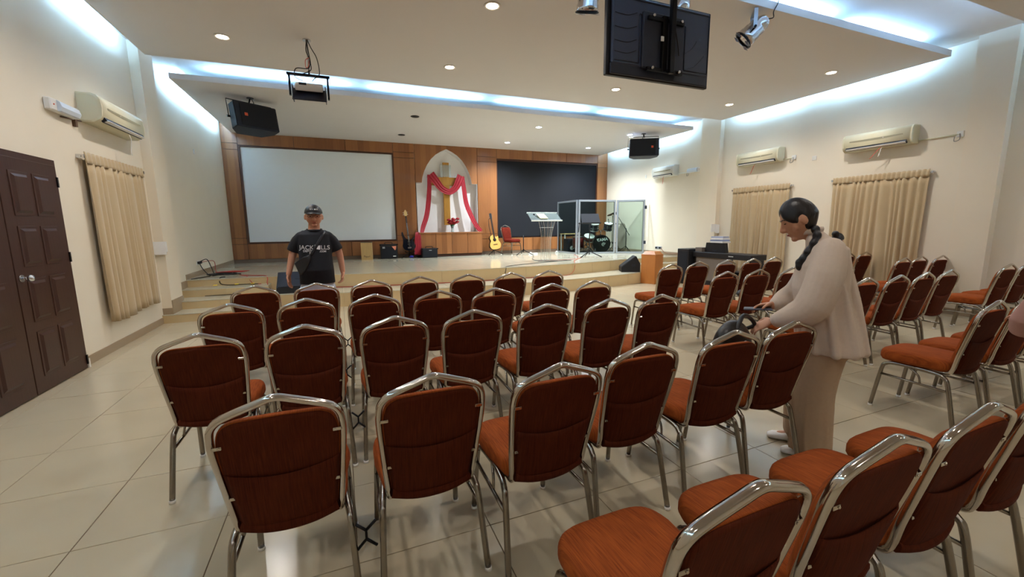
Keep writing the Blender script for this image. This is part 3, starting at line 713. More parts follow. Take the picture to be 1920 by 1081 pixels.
for y, rn, X_, Y_ in RB:
    for i, (x, yy) in enumerate(zip(X_, Y_)):
        chair(x, yy, 'orange chair, %s in the %s' % (ORD[i], rn), rz=(-.02 if x > 7 else .0))
# chair on the stage, seat towards the hall, its back to the timber wall
sc_ = chair(5.08, 12.55-.27+.0, 'dark red chair alone on the stage beside the acoustic guitar', rz=pi+.35, z=ZT, jit=0)
for c_ in COL.objects:
    if c_.parent == sc_ and c_.name.split('.')[0] in ('seat', 'backrest'): c_.data = c_.data.copy(); c_.data.materials[0] = FABR

# ------------------------------------------------------------------ hanging equipment
def speaker(label, x, y, zc, rz, rx, side):
    t = thing('loudspeaker', label, 'speaker', (x, y, 0), 0, 'hanging loudspeakers')
    m0 = M.Translation((0, 0, zc)) @ M.Rotation(rz, 4, 'Z') @ M.Rotation(rx, 4, 'X')
    w, d, h = .76, .42, .46
    poly = [(-w/2, -d/2), (w/2, -d/2), (w/2, 0), (w*.30, d/2), (-w*.30, d/2), (-w/2, 0)]
    b = MB().prism(poly, -h/2, h/2, 'z'); bmesh.ops.bevel(b.bm, geom=b.bm.edges[:], offset=.012, segments=2, affect='EDGES'); b.xf(m0).build('cabinet', DGREY, t)
    g = MB().box((side*.03, -d/2-.008, 0), (w-.12, .02, h-.05), bev=.012, seg=2).xf(m0).build('grille', GRILL, t)
    MB().box((-side*.20, -d/2-.020, 0), (.055, .006, .055), bev=.002).xf(m0).build('badge', ORANGE, t)
    MB().tube([m0 @ V(p) for p in ((-w/2-.02, 0, .0), (-w/2-.02, 0, h/2+.09), (w/2+.02, 0, h/2+.09), (w/2+.02, 0, 0))], .009, n=6).build('yoke', BLKM, t)
    for s in (-1, 1): MB().cyl(m0 @ V((s*(w/2-.0), 0, 0)), m0 @ V((s*(w/2+.05), 0, 0)), .02, n=10).build('yoke_knob', BLKM, t)
    top = m0 @ V((0, 0, h/2+.09))
    MB().tube([top, (0, 0, ZS-.003)], .014, n=8).cyl((0, 0, ZS-.014), (0, 0, ZS-.002), .06).build('drop_rod', BLKM, t)
    MB().tube(catmull([(.02, .02, ZS-.014), (.05, .02, ZS-.09), (.0, .05, top.z-.02), m0 @ V((.06, .05, h/2))]), .007, n=6).build('cable', CABLE, t)
speaker('black loudspeaker with an orange badge hanging above the left of the stage', -1.40, 9.6, 3.50, RD(34), RD(-10), 1)
speaker('black loudspeaker with an orange badge hanging above the right of the stage', 7.85, 9.65, 3.50, RD(-30), RD(-4), -1)
# projector in a ceiling yoke
t = thing('projector', 'white ceiling projector in a black yoke with a flat tray', 'projector', (-.24, 6.6, 0))
m0 = M.Rotation(RD(4), 4, 'Y')
b = MB()
for a, c in (((-.245, 3.50), (-.245, 3.24)), ((.225, 3.50), (.225, 3.22)), ((-.26, 3.50), (.24, 3.50))):
    b.box(((a[0]+c[0])/2, 0, (a[1]+c[1])/2), (abs(a[0]-c[0])+.025, .05, abs(a[1]-c[1])+.025))
b.build('yoke', BLKM, t)
MB().box((-.01, -.03, 3.245), (.42, .30, .012), rx=RD(42), bev=.003).bx(-.215, -.205, -.13, .06, 3.16, 3.34).bx(.185, .195, -.13, .06, 3.16, 3.34).build('tray', mat('projector_tray', '262A38', .5), t)
MB().box((-.01, .03, 3.36), (.34, .26, .085), rx=RD(20), bev=.015, seg=2).build('body', WHITE, t)
MB().cyl((-.0, .14, 3.34), (-.0, .20, 3.33), .035).build('lens', BLK, t)
MB().bx(-.13, -.04, -.103, -.098, 3.345, 3.375).build('vent', BLK, t)
MB().cyl((0, .0, 3.50), (0, 0, ZP), .012).cyl((0, 0, ZP-.015), (0, 0, ZP), .05).build('pole', STEEL, t)
for pts in ([(-.0, -.02, 3.94), (-.015, -.03, 3.8), (.02, -.03, 3.7), (.0, -.04, 3.58), (-.15, -.05, 3.56), (-.17, -.06, 3.45), (-.08, -.06, 3.41)], [(.01, -.02, 3.94), (.05, -.03, 3.84), (.11, -.03, 3.72), (.13, -.03, 3.53), (.07, -.05, 3.46), (.03, -.06, 3.41)], [(.0, -.03, 3.93), (.015, -.03, 3.78), (.03, -.02, 3.65), (.02, -.02, 3.56), (-.1, -.02, 3.50)]):
    MB().tube(catmull(pts, 5), .006, n=6).build('cable', CABLE, t)
MB().tube(catmull([(.02, -.03, 3.72), (-.03, -.03, 3.68), (-.03, -.03, 3.59), (.0, -.03, 3.61), (.02, -.03, 3.7)]), .005, n=6).build('cable_tie', PINKR, t)
# ceiling television seen from behind
t = thing('television', 'large flat television hanging from the ceiling, seen from behind', 'television', (2.845, 3.30, 0))
MB().bx(-.59, .59, .005, .05, 2.78, 3.46, bev=.006).build('screen_panel', BLK, t)
b = MB().bx(-.555, .555, -.028, .006, 2.87, 3.435, bev=.012); b.build('rear_cover', TVB, t)
MB().bx(-.56, .56, -.020, .006, 2.79, 2.875, bev=.006).build('lower_cover', TVB2, t)
MB().bx(-.25, .22, -.055, -.025, 2.86, 3.33, bev=.01).build('electronics_cover', TVB2, t)
for (a, b_) in (((-.53, 2.90), (-.27, 2.90)), ((.25, 2.90), (.53, 2.90)), ((-.53, 3.41), (.53, 3.41)), ((.54, 2.9), (.54, 3.41)), ((-.27, 2.90), (-.27, 3.30)), ((-.27, 3.30), (-.05, 3.30)), ((.25, 2.90), (.25, 3.28))):
    MB().tube([(a[0], -.03, a[1]), (b_[0], -.03, b_[1])], .006, n=6).build('rib', TVB2, t)
for z in (2.97, 3.06, 3.17, 3.28):
    MB().tube(catmull([(-.53, -.028, z), (-.40, -.030, z-.004), (-.30, -.030, z+.03)]), .004, n=6).build('rib', TVB2, t)
for pts in ([(.26, -.03, 3.05), (.34, -.03, 3.1), (.40, -.03, 3.18)], [(.26, -.03, 2.91), (.38, -.03, 2.95), (.50, -.03, 3.06)]):
    MB().tube(catmull(pts), .003, n=6).build('rib', TVB, t)
MB().bx(-.055, .0, -.085, -.05, 2.84, 3.30).bx(-.21, .19, -.08, -.055, 3.255, 3.285).bx(-.21, .19, -.08, -.055, 2.835, 2.865).build('bracket', BLKM, t)
for x, z in ((-.165, 3.285), (.15, 3.28), (-.165, 2.855), (.14, 2.853)): MB().cyl((x, -.08, z), (x, -.10, z), .012, n=10).build('bolt', STEEL, t)
MB().bx(-.075, -.045, -.088, -.08, 3.09, 3.13).build('sticker', PAPER, t)
MB().bx(.005, .055, -.13, -.085, 2.82, ZC, bev=.006).build('ceiling_pole', BLKM, t)
MB().tube(catmull([(.06, -.1, 3.35), (.09, -.08, 3.22), (.13, -.07, 3.1), (.15, -.07, 3.0)]), .005, n=6).build('cable', CABLE, t)
# par cans
def parcan(label, x, y, rz, tilt):
    t = thing('stage_spotlight', label, 'spotlight', (x, y, ZP), rz, 'polished stage spotlights')
    m0 = M.Translation((0, 0, -.21)) @ M.Rotation(tilt, 4, 'X') @ M.Diagonal((1.22, 1.22, 1.08, 1))
    b = MB().lathe([(.0, .17), (.02, .17), (.05, .155), (.068, .12), (.074, .07), (.074, .06), (.079, .055), (.079, .0), (.084, -.005), (.084, -.06), (.089, -.065), (.089, -.12), (.084, -.12), (.08, -.02), (.0, -.01)], n=28); b.xf(m0).build('can', STEEL, t)
    b = MB().lathe([(.090, -.118), (.098, -.118), (.098, -.132), (.080, -.132), (.08, -.12)], n=28); b.xf(m0).build('front_ring', BLKM, t)
    for a in (0, pi/2, pi, 3*pi/2):
        MB().box((.085*cos(a+.78), .085*sin(a+.78), -.14), (.05, .05, .004), rz=a+.78).xf(m0).build('clip', STEEL, t)
    MB().bx(-.126, -.120, -.02, .02, -.22, -.012).bx(.120, .126, -.02, .02, -.22, -.012).bx(-.126, .126, -.02, .02, -.014, -.008).cyl((0, 0, -.01), (0, 0, 0), .012).build('yoke', ALU, t)
    for s in (-1, 1): MB().cyl((s*.1, 0, -.21), (s*.145, 0, -.21), .014, n=10).build('knob', BLKM, t)
    MB().tube(catmull([m0 @ V((0, -.01, .165)), m0 @ V((0, -.04, .21)), (.0, -.20, -.03), (.02, -.24, .06), (.03, -.26, .16)]), .006, n=6).build('cable', CABLE, t)
parcan('polished steel stage spotlight hanging right of the television', 4.73, 3.90, RD(48), RD(48))
parcan('polished steel stage spotlight half hidden above the television', 3.60, 3.95, RD(20), RD(35))
parcan('polished steel stage spotlight at the top edge left of the television', 2.47, 3.95, RD(-20), RD(28))

# ------------------------------------------------------------------ instruments along the timber wall
t = thing('cajon', 'pale birch box drum with a dark maker mark', 'drum', (.68, 12.60, ZT), RD(-6))
MB().bx(-.15, .15, 0, .30, 0, .49, bev=.006).build('box', NATW, t); MB().bx(-.152, .152, -.008, 0, .0, .485, bev=.002).build('front_board', SPRUCE if 0 else NATW, t); MB().bx(-.155, .155, .0, .30, .485, .497).build('top', ROSEW, t)
text('Pearl', .085, 'lettering', BROWNL, t, M.Translation((.0, -.009, .09)) @ M.Rotation(pi/2, 4, 'X'))
def amp(label, x, y, w, h, d, rz, kind):
    t = thing('amplifier', label, 'amplifier', (x, y, ZT), rz)
    MB().bx(-w/2, w/2, 0, d, 0, h, bev=.012).build('cabinet', BLK, t)
    MB().bx(-w/2+.02, w/2-.02, -.008, .004, .02, h-.07 if kind else h-.03, bev=.003).build('grille', GRILL, t)
    MB().tube(catmull([(-.10, d/2, h-.0), (-.09, d/2, h+.045), (.09, d/2, h+.045), (.10, d/2, h)]), .010, n=8).build('handle', BLK, t)
    for s in (-1, 1): MB().bx(s*w/2-.02, s*w/2+.02, -.004, .03, h-.03, h+.004).build('corner', BLKM, t)
    if kind:
        MB().bx(-w/2+.06, -w/2+.13, -.014, -.006, h-.12, h-.07).build('badge', ALU, t); MB().bx(w/2-.13, w/2-.05, -.014, -.006, .06, .085).build('badge', PAPER, t)
        MB().prism([(w/2-.16, h-.06), (w/2-.03, h-.05), (w/2-.04, h-.14), (w/2-.07, h-.18)], -.014, -.008, 'y').build('sticker', mat('salmon_sticker', 'E58A6A', .6), t)
    else: MB().bx(-.03, .05, -.014, -.006, h-.07, h-.05).build('badge', ALU, t)
amp('black combo amplifier with a salmon sticker next to the box drum', 1.30, 12.68, .48, .42, .28, RD(-3), 1)
amp('low black practice amplifier right of the bass guitar', 2.45, 12.45, .46, .28, .24, 0, 0)
def body_outline(pts): 
    c = catmull([(a, 0, b) for a, b in pts], 5, True); return [(p.x, p.z) for p in c]
def guitar_stand(m, t):
    b = MB(); b.tube([(0, .10, .02), (0, .14, .75)], .012); 
    for a in (-.25, .25): b.tube([(0, .12, .16), (a, -.05, .012)], .010)
    b.tube([(0, .12, .16), (0, .32, .012)], .010); b.build('stand', BLKM, t)
    MB().tube([(-.14, -.03, .20), (-.10, .06, .16), (.10, .06, .16), (.14, -.03, .20)], .011).build('cradle', BLKM, t)
t = thing('bass_guitar', 'glossy dark bass guitar upright on a stand', 'guitar', (1.90, 12.70, ZT), RD(0))
guitar_stand(0, t)
mr = M.Translation((0, .0, .22)) @ M.Rotation(RD(-8), 4, 'X') @ M.Rotation(RD(-3), 4, 'Y')
ol = body_outline([(0, .0), (.13, .03), (.185, .13), (.15, .24), (.13, .30), (.19, .38), (.16, .40), (.07, .32), (-.02, .33), (-.10, .40), (-.15, .56), (-.19, .50), (-.16, .34), (-.17, .24), (-.19, .13), (-.13, .03)])
b = MB().prism(ol, -.02, .02, 'y', sm=True); b.xf(mr).build('body', BASSB, t)
MB().bx(-.022, .022, -.035, -.015, .28, 1.02).xf(mr).build('neck', ROSEW, t)
for i in range(12): MB().bx(-.021, .021, -.037, -.034, .42+.6*(1-.93**i)*1.7, .424+.6*(1-.93**i)*1.7).xf(mr).build('fret', STEEL, t)
b = MB().prism([(-.03, 1.02), (.03, 1.02), (.05, 1.08), (.035, 1.16), (.0, 1.21), (-.04, 1.15), (-.05, 1.08)], -.03, -.012, 'y').xf(mr); b.build('headstock', NATW, t)
for x, z in ((-.065, 1.06), (-.065, 1.12), (.06, 1.07), (.06, 1.13)): MB().cyl(mr @ V((x*.6, -.02, z)), mr @ V((x*1.25, -.02, z)), .010, n=8).build('tuning_peg', STEEL, t)
MB().bx(-.045, .045, -.04, -.02, .17, .20).bx(-.04, .04, -.04, -.02, .25, .27).xf(mr).build('pickup', BLK, t); MB().bx(-.05, .05, -.045, -.02, .06, .10).xf(mr).build('bridge', STEEL, t)
for x in (-.012, -.004, .004, .012): MB().tube([mr @ V((x*1.4, -.047, .08)), mr @ V((x, -.042, 1.03))], .0015, n=4).build('string', STEEL, t)
MB().sph((.03, -.08, .04), .05, (1.3, .8, .7)).build('stand_foot_bag', mat('blue_cloth', '1E1E8A', .7), t)
t = thing('acoustic_guitar', 'acoustic guitar with a pale spruce top on a black stand', 'guitar', (4.58, 12.62, ZT), RD(3))
guitar_stand(0, t)
mr = M.Translation((0, -.02, .17)) @ M.Rotation(RD(-9), 4, 'X') @ M.Rotation(RD(-6), 4, 'Y')
ol = body_outline([(0, .0), (.13, .02), (.19, .11), (.18, .20), (.135, .28), (.14, .36), (.135, .42), (.07, .40), (.02, .455), (-.06, .47), (-.13, .43), (-.15, .36), (-.135, .28), (-.18, .20), (-.19, .11), (-.13, .02)])
MB().prism(ol, -.045, .05, 'y', sm=True).xf(mr).build('body', ROSEW, t)
MB().prism([(x*.98, z*.98+.005) for x, z in ol], -.050, -.044, 'y').xf(mr).build('top', SPRUCE, t)
MB().lathe([(.0, 0), (.048, 0), (.055, .001), (.0, .002)], (0, -.050, .31), axis=(0, -1, 0)).xf(mr).build('sound_hole', BLK, t)
MB().bx(-.026, .026, -.062, -.048, .32, .98).xf(mr).build('neck', ROSEW, t)
MB().bx(-.07, .07, -.060, -.048, .15, .17).xf(mr).build('bridge', ROSEW, t)
MB().prism([(-.03, .98), (.03, .98), (.04, 1.14), (0, 1.16), (-.04, 1.14)], -.058, -.042, 'y').xf(mr).build('headstock', BLK, t)
for x in (-1, 1):
    for z in (1.02, 1.06, 1.10): MB().cyl(mr @ V((x*.03, -.05, z)), mr @ V((x*.055, -.05, z)), .008, n=8).build('tuning_peg', STEEL, t)
MB().tube([mr @ V(p) for p in catmull([(-.06, 0, .45), (-.09, .0, .7), (-.07, 0, .95), (-.03, -.03, 1.0)], 5)], .008, n=6).build('strap', BLK, t)

# microphone stand, lectern, music stand
def tripod(b, x=0, y=0, z=0, L=.28, h=.16, a0=.3, r=.011):
    for k in range(3):
        a = a0+k*2*pi/3; b.tube([(x, y, z+h), (x+L*cos(a), y+L*sin(a), z+.012)], r, n=8)
    return b
t = thing('microphone_stand', 'black folding tripod stand behind the lectern', 'stand', (5.33, 12.1, ZT))
tripod(MB(), L=.30, a0=RD(200)).build('tripod_base', BLKM, t); MB().cyl((0, 0, .08), (0, 0, .62), .013).build('pole', BLKM, t); MB().cyl((0, 0, .14), (0, 0, .19), .022).build('collar', BLKM, t)
t = thing('music_stand', 'black music stand with a tilted desk before the drum booth', 'stand', (6.60, 10.3, ZT), RD(-8))
tripod(MB(), L=.36, a0=RD(205), h=.18, r=.013).build('tripod_base', BLKM, t); MB().cyl((0, 0, .08), (0, 0, 1.05), .014).build('pole', BLKM, t); MB().cyl((0, 0, .16), (0, 0, .22), .024).build('collar', BLKM, t)
d = M.Translation((.02, 0, 1.08)) @ M.Rotation(RD(-40), 4, 'X')
MB().prism([(-.30, -.17), (.26, -.17), (.30, .20), (-.26, .20)], -.003, .003, 'y').box((-.02, -.03, -.17), (.56, .06, .006)).xf(d).build('desk', GRILL, t)
MB().cyl((-.30, -.05, .98), (-.36, -.06, .96), .02).tube([(-.34, -.05, .96), (-.36, -.05, .72)], .012).build('microphone_holder', BLK, t)
t = thing('lectern', 'clear acrylic lectern with a flaring fluted column', 'lectern', (5.0, 9.85, ZT), RD(0))
MB().prism([(-.30, -.18), (.22, -.20), (.26, .1), (.1, .22), (-.26, .2)], 0, .02, 'z').build('base', ACRYL, t)
for i in range(9):
    u = (i-4)/4; x0 = u*.14; x1 = u*.25
    yb = .06*(1-u*u)
    p = catmull([(x0-.02, -yb, .02), (x0*1.0-.02, -yb, .45), (x0*1.15, -yb, .75), (x1, -yb-.02, 1.08)], 4)
    MB().tube(p, .010, n=6, ref=(0, 1, 0), rb=.005).build('flute', ACRYL if i % 2 else clear_mat('frosted_acrylic_%d' % i, 'E8D8CC', .45), t)
MB().bx(-.17, .16, -.08, .08, .86, .872).build('shelf', clear_mat('frosted_acrylic_shelf', 'E8E4E0', .6), t)
d = M.Translation((-.06, 0, 1.13)) @ M.Rotation(RD(26), 4, 'X')
MB().prism([(-.46, -.22), (.40, -.22), (.46, .24), (-.40, .24)], 0, .012, 'z').xf(d).build('desk_top', clear_mat('thin_acrylic', '8C9898', .3), t)
FA = clear_mat('acrylic_bright_edge', 'F0F4F4', .8)
MB().box((-.03, -.225, .01), (.88, .012, .035)).xf(d).build('front_lip', FA, t); MB().box((.03, .245, .01), (.88, .012, .03)).xf(d).build('rear_lip', FA, t)
t = thing('paper', 'sheet of yellowish paper on the acrylic lectern', 'paper', (4.86, 9.83, ZT+1.146)); MB().box((0, 0, .012), (.22, .28, .003), rx=RD(26)).build('sheet', mat('yellow_paper', 'D8CE98', .8), t)
t = thing('microphone', 'black microphone leaning on the left corner of the lectern', 'microphone', (4.60, 9.72, ZT+1.13)); MB().cyl((0, 0, .05), (.04, -.12, -.02), .012).build('handle', BLK, t); MB().sph((-.01, .03, .07), .024).build('head', DGREY, t)
# power strips
for x, y, l_ in ((5.75, 12.3, 'white power strip on the stage behind the lectern'), (6.7, 12.45, 'small white plug block at the foot of the glass booth')):
    t = thing('power_strip', l_, 'power strip', (x, y, ZT)); MB().bx(-.16 if x < 6 else -.05, .16 if x < 6 else .05, -.03, .03, 0, .035, bev=.006).build('housing', WHITE, t); MB().bx(-.1 if x < 6 else -.02, -.06 if x < 6 else .02, -.02, .02, .035, .07, bev=.004).build('plug', WHITE, t)

# ------------------------------------------------------------------ drum booth of glass screens
def gscreen(label, p0, p1, h=1.69):
    p0, p1 = V(p0), V(p1); L = (p1-p0).length; a = math.atan2((p1-p0).y, (p1-p0).x)
    t = thing('glass_screen', label, 'screen', (p0.x, p0.y, ZT), a, 'framed glass screens round the drums')
    w = .055
    MB().bx(0, w, -.02, .02, 0, h, bev=.003).build('stile', ALU, t); MB().bx(L-w, L, -.02, .02, 0, h, bev=.003).build('stile', ALU, t)
    MB().bx(w, L-w, -.02, .02, 0, w, bev=.003).build('rail', ALU, t); MB().bx(w, L-w, -.02, .02, h-w, h, bev=.003).build('rail', ALU, t)
    MB().bx(w-.01, L-w+.01, -.004, .004, w-.01, h-w+.01).build('pane', GLASS, t)
    MB().bx(w, w+.008, -.01, .01, w, h-w).bx(L-w-.008, L-w, -.01, .01, w, h-w).bx(w, L-w, -.01, .01, w, w+.008).bx(w, L-w, -.01, .01, h-w-.008, h-w).build('gasket', BLK, t)
    return t, L
gscreen('narrow glass screen on the left side of the drum booth', (6.90, 12.75, 0), (6.90, 11.50, 0))
gscreen('middle glass screen in front of the bass drum', (6.93, 11.47, 0), (8.19, 11.29, 0))
t, L = gscreen('right glass screen of the drum booth next to the wall', (8.22, 11.28, 0), (9.0, 10.87, 0))
for z in (.35, 1.45): MB().bx(L-.02, L+.05, -.03, -.02, z-.05, z+.05).build('hinge', DGREY, t)
t = thing('carpet', 'dark patterned carpet under the drum kit', 'carpet', (8.0, 12.05, ZT)); MB().bx(-.95, 1.0, -.55, .85, 0, .012, bev=.003).build('pile', GREYC, t)
K = ZT+.012
def drum(b, c, r, d, ax, m, t, nm='shell'):
    ax = V(ax).normalized(); c = V(c); b_ = MB().cyl(c-ax*d/2, c+ax*d/2, r, n=32); b_.build(nm, m, t)
    for s in (-1, 1):
        MB().lathe([(r+.002, -.012), (r+.014, -.012), (r+.014, .012), (r+.002, .012)], c+ax*s*(d/2-.0), n=32, axis=ax).build('hoop', STEEL if nm != 'bass_shell' else DRUM, t)
        MB().cyl(c+ax*s*(d/2-.004), c+ax*s*(d/2+.004), r-.002, n=32).build('drum_head', SKINH if nm == 'bass_shell' else WHITE if s > 0 else SKINH, t)
    q = ax.to_track_quat('Z', 'Y')
    for k in range(6):
        o = q @ V((cos(k*pi/3)*(r+.012), sin(k*pi/3)*(r+.012), 0)); MB().cyl(c+o-ax*d*.42, c+o+ax*d*.42, .006, n=6).build('lug', STEEL, t)
ft = (-.55, -.83, 0)
t = thing('bass_drum', 'black bass drum lettered TAMA behind the middle glass', 'drum', (8.02, 11.85, K))
axv = V((-.38, -.92, 0)).normalized()
drum(None, (0, 0, .29), .275, .40, axv, DRUM, t, 'bass_shell')
fm = M.Translation(V((0, 0, .29))+axv*.206) @ M.Rotation(math.atan2(axv.x, -axv.y), 4, 'Z') @ M.Rotation(pi/2, 4, 'X')
text('TAMA', .13, 'lettering', LABELW, t, fm @ M.Translation((.02, .13, 0)) @ M.Rotation(RD(8), 4, 'Z'), bold=.004)
MB().prism([(-.155, .10), (-.13, .10), (-.125, .155), (-.15, .155)], 0, .002, 'z').xf(fm).build('logo_mark', LABELW, t)
b = MB(); 
for k in range(14):
    a = RD(95+k*12); b.sph((.08+.07*cos(a), -.02+.05*sin(a), .0), .02, (1, 1, .12), n=8)
b.prism([(.03, -.03), (.07, .02), (.14, .03), (.12, .0), (.10, -.04)], 0, .002, 'z'); b.xf(fm).build('logo_mark', mat('grey_logo', 'A8A8A4', .5), t)
for s in (-1, 1): MB().tube([(s*.24, -.1, .2), (s*.36, -.2, .01)], .010, n=6).build('spur', STEEL, t)
MB().cyl((0, 0, .56), (0, 0, .70), .014).build('tom_post', STEEL, t)
for x, y, nm in ((-.24, .02, 'left'), (.28, -.02, 'right')):
    t = thing('tom_drum', 'dark rack tom above the bass drum, %s one' % nm, 'drum', (8.02+x, 11.85+y, K+.84), 0, 'rack toms'); drum(None, (0, 0, 0), .14, .22, (-.1, -.35, 1), DRUM, t)
    MB().tube([(-x*.9, -y, -.14), (-x*.6, 0, -.05)], .012, n=8).build('mount', STEEL, t)
    MB().tube([(.02, 0, .12), (.0, .0, .24)], .010, n=6).sph((0, 0, .24), .02, n=8).build('clip_microphone', BLK, t)
t = thing('snare_drum', 'wood-ringed snare drum left of the bass drum', 'drum', (7.62, 11.92, K+.48)); drum(None, (0, 0, 0), .17, .14, (-.15, -.5, 1), REDV, t); tripod(MB(), z=-.48, L=.2, h=.2).cyl((0, 0, -.4), (0, 0, -.08), .012).build('stand', STEEL, t)
t = thing('floor_tom', 'dark red floor tom at the left of the drum kit', 'drum', (7.35, 12.15, K+.33)); drum(None, (0, 0, 0), .19, .36, (0, 0, 1), REDV, t)
for k in range(3): MB().tube([(.2*cos(k*2.1), .2*sin(k*2.1), .1), (.21*cos(k*2.1), .21*sin(k*2.1), -.32)], .008, n=6).build('leg', STEEL, t)
def cymbal(label, x, y, h, r, tilt, boom=None):
    t = thing('cymbal_stand', label, 'cymbal', (x, y, K), 0, 'cymbals')
    tripod(MB(), L=.26, h=.34, r=.008).build('tripod_base', BLKM, t); MB().cyl((0, 0, .1), (0, 0, h-.05), .011).build('pole', DGREY, t)
    MB().lathe([(.0, .03), (.02, .028), (.035, .008), (r*.6, .0), (r, -.014), (r, -.017), (.03, .0)], (0, 0, 0), n=28).xf(M.Translation((0, 0, h)) @ M.Rotation(tilt, 4, 'Y')).build('cymbal', CYMB, t)
    return t
cymbal('crash cymbal tilted on a stand behind the right glass', 8.66, 12.1, 1.28, .20, RD(-22))
t = cymbal('hi-hat pair on a tripod stand behind the right glass', 8.42, 11.55, .93, .17, 0)
t = thing('microphone_stand', 'boom microphone stand inside the booth behind the right glass', 'stand', (8.78, 11.50, K)); tripod(MB(), L=.25, h=.2, r=.009).build('tripod_base', BLKM, t)
MB().cyl((0, 0, .1), (0, 0, .78), .011).build('pole', DGREY, t); MB().tube([(.12, -.02, .55), (-.36, .06, 1.25)], .009, n=6).build('boom', DGREY, t); MB().cyl((-.34, .06, 1.22), (-.38, .07, 1.30), .02).build('microphone', BLK, t)
t = thing('drum_stool', 'round black stool behind the drum kit', 'stool', (7.85, 12.45, K)); tripod(MB(), L=.25, h=.25).cyl((0, 0, .2), (0, 0, .45), .02).build('base', STEEL, t); MB().cyl((0, 0, .44), (0, 0, .52), .17).build('seat', BLK, t)
t = thing('speaker_box', 'small dark loudspeaker box standing inside the booth by the left glass', 'speaker', (7.25, 12.55, ZT)); MB().bx(-.16, .16, -.15, .15, 0, .46, bev=.008).build('cabinet', DGREY, t); MB().cyl((0, -.15, .15), (0, -.158, .15), .07).build('cone', WHITE, t); MB().cyl((0, -.15, .33), (0, -.158, .33), .09).build('woofer', BLK, t)
t = thing('side_table', 'small pale table behind the left glass of the booth', 'table', (7.45, 12.85, ZT)); MB().bx(-.32, .32, -.16, .16, .60, .63, bev=.003).build('top', NATW, t)
for x in (-.29, .29):
    for y in (-.13, .13): MB().bx(x-.015, x+.015, y-.015, y+.015, 0, .60).build('leg', WHITE, t)

# ------------------------------------------------------------------ floor monitors, podium box, organ
def wedge(label, x, y, z, rz, w, h, d, m2):
    t = thing('floor_monitor', label, 'speaker', (x, y, z), rz, 'wedge floor monitors')
    p = [(-d/2, 0), (d/2, 0), (d/2, h*.55), (d*.28, h), (-d/2-.0, h*.30)]
    MB().prism(p, -w/2, w/2, 'x').build('cabinet', BLK, t)
    a = V((0, -d/2, h*.30)); b = V((0, d*.28, h)); n_ = V((0, -(b-a).z, (b-a).y)).normalized(); c = (a+b)/2+n_*.006
    MB().box(c, (w-.05, (b-a).length-.03, .012), rx=math.atan2((b-a).z, (b-a).y)).build('grille', m2, t)
    MB().box(c+n_*.008+V((.04, 0, 0)), (.2, .012, .004), rx=math.atan2((b-a).z, (b-a).y)).build('bar', BLK, t)
    for s in (-1, 1): MB().bx(s*w/2-.004, s*w/2+.004, d*.05, d*.25, h*.35, h*.5).build('handle', DGREY, t)
wedge('dark wedge monitor on the stage step behind the man', -.78, 8.90, ZT/2, RD(0), .72, .36, .50, DGREY)
wedge('black wedge monitor at the right end of the stage step', 6.85, 8.80, ZT/2, RD(-118), .42, .40, .46, BLK)
t = thing('podium_box', 'tall orange wooden box podium at the right stage stairs', 'podium', (7.20, 8.36, 0), RD(20))
b = MB()
for (x0, x1, y0, y1) in ((-.19, .19, -.19, -.175), (-.19, .19, .175, .19), (-.19, -.175, -.175, .175), (.175, .19, -.175, .175)): MB().bx(x0, x1, y0, y1, 0, .71, bev=.002).build('side_board', PODW, t)
MB().bx(-.195, .195, -.195, .195, .71, .725, bev=.003).build('top_board', PODW, t)
MB().rings([[(-.18, -.18, .725), (.18, -.18, .725), (.18, .18, .725), (-.18, .18, .725)], [(-.13, -.13, .80), (.13, -.13, .80), (.13, .13, .80), (-.13, .13, .80)]], sm=False).build('sloped_cap', PODW, t)
t = thing('digital_piano', 'long black digital piano with a grey rear panel by the right wall', 'piano', (8.15, 6.98, 0))
MB().bx(-.24, .22, -.80, .78, .68, .80, bev=.01).build('keyboard_case', BLK, t)
MB().bx(-.20, -.17, -.30, .74, .14, .68).build('rear_panel', GREYW, t)
for y in (-.74, .72): MB().bx(-.2, .2, y-.02, y+.02, 0, .68, bev=.004).build('side_leg', BLK, t)
MB().bx(-.2, .2, -.02, .02, 0, .05).bx(-.19, -.16, -.3, .70, .02, .14).build('pedal_bar', BLK, t)
MB().box((-.245, -.30, .745), (.004, .12, .02)).build('badge', ALU, t)
t = thing('amplifier', 'upright black keyboard amplifier standing on the piano', 'amplifier', (8.12, 7.26, .80)); b = MB().prism([(-.29, 0), (.29, 0), (.26, .22), (-.25, .22)], -.05, .05, 'x'); b.build('cabinet', BLK, t); MB().bx(-.056, -.050, -.05, .07, .03, .06).build('badge', DGREY, t)
t = thing('amplifier', 'low black box on the far end of the piano beside the stairs', 'amplifier', (8.05, 7.98, 0)); MB().bx(-.25, .25, -.2, .17, 0, .86, bev=.01).build('cabinet', BLK, t); MB().bx(-.254, -.248, -.16, .13, .06, .8).build('grille', GRILL, t)
t = thing('equipment_box', 'small grey box with papers between the amplifiers', 'box', (8.08, 7.66, .80)); MB().bx(-.1, .1, -.1, .1, 0, .10, bev=.004).build('case', GREYW, t)
for k, (w, d, z, ln, m) in enumerate(((.26, .34, 1.025, 'lowest bundle in the stack', PAPER), (.25, .33, 1.062, 'second bundle in the stack', mat('blue_paper', '8E9AC0', .7)), (.26, .30, 1.099, 'third bundle in the stack', PAPER), (.23, .30, 1.136, 'top bundle in the stack', mat('greyblue_paper', 'A4ACC4', .7)))):
    t = thing('paper_bundle', '%s of papers on the keyboard amplifier' % ln, 'papers', (8.16, 7.20+.02*(k % 2), z), RD(3*k), 'stacked paper bundles')
    for j in range(3): MB().bx(-w/2+.004*j, w/2-.003*j, -d/2, d/2, .0115*j, .0115*j+.010).build('sheaf', m, t)
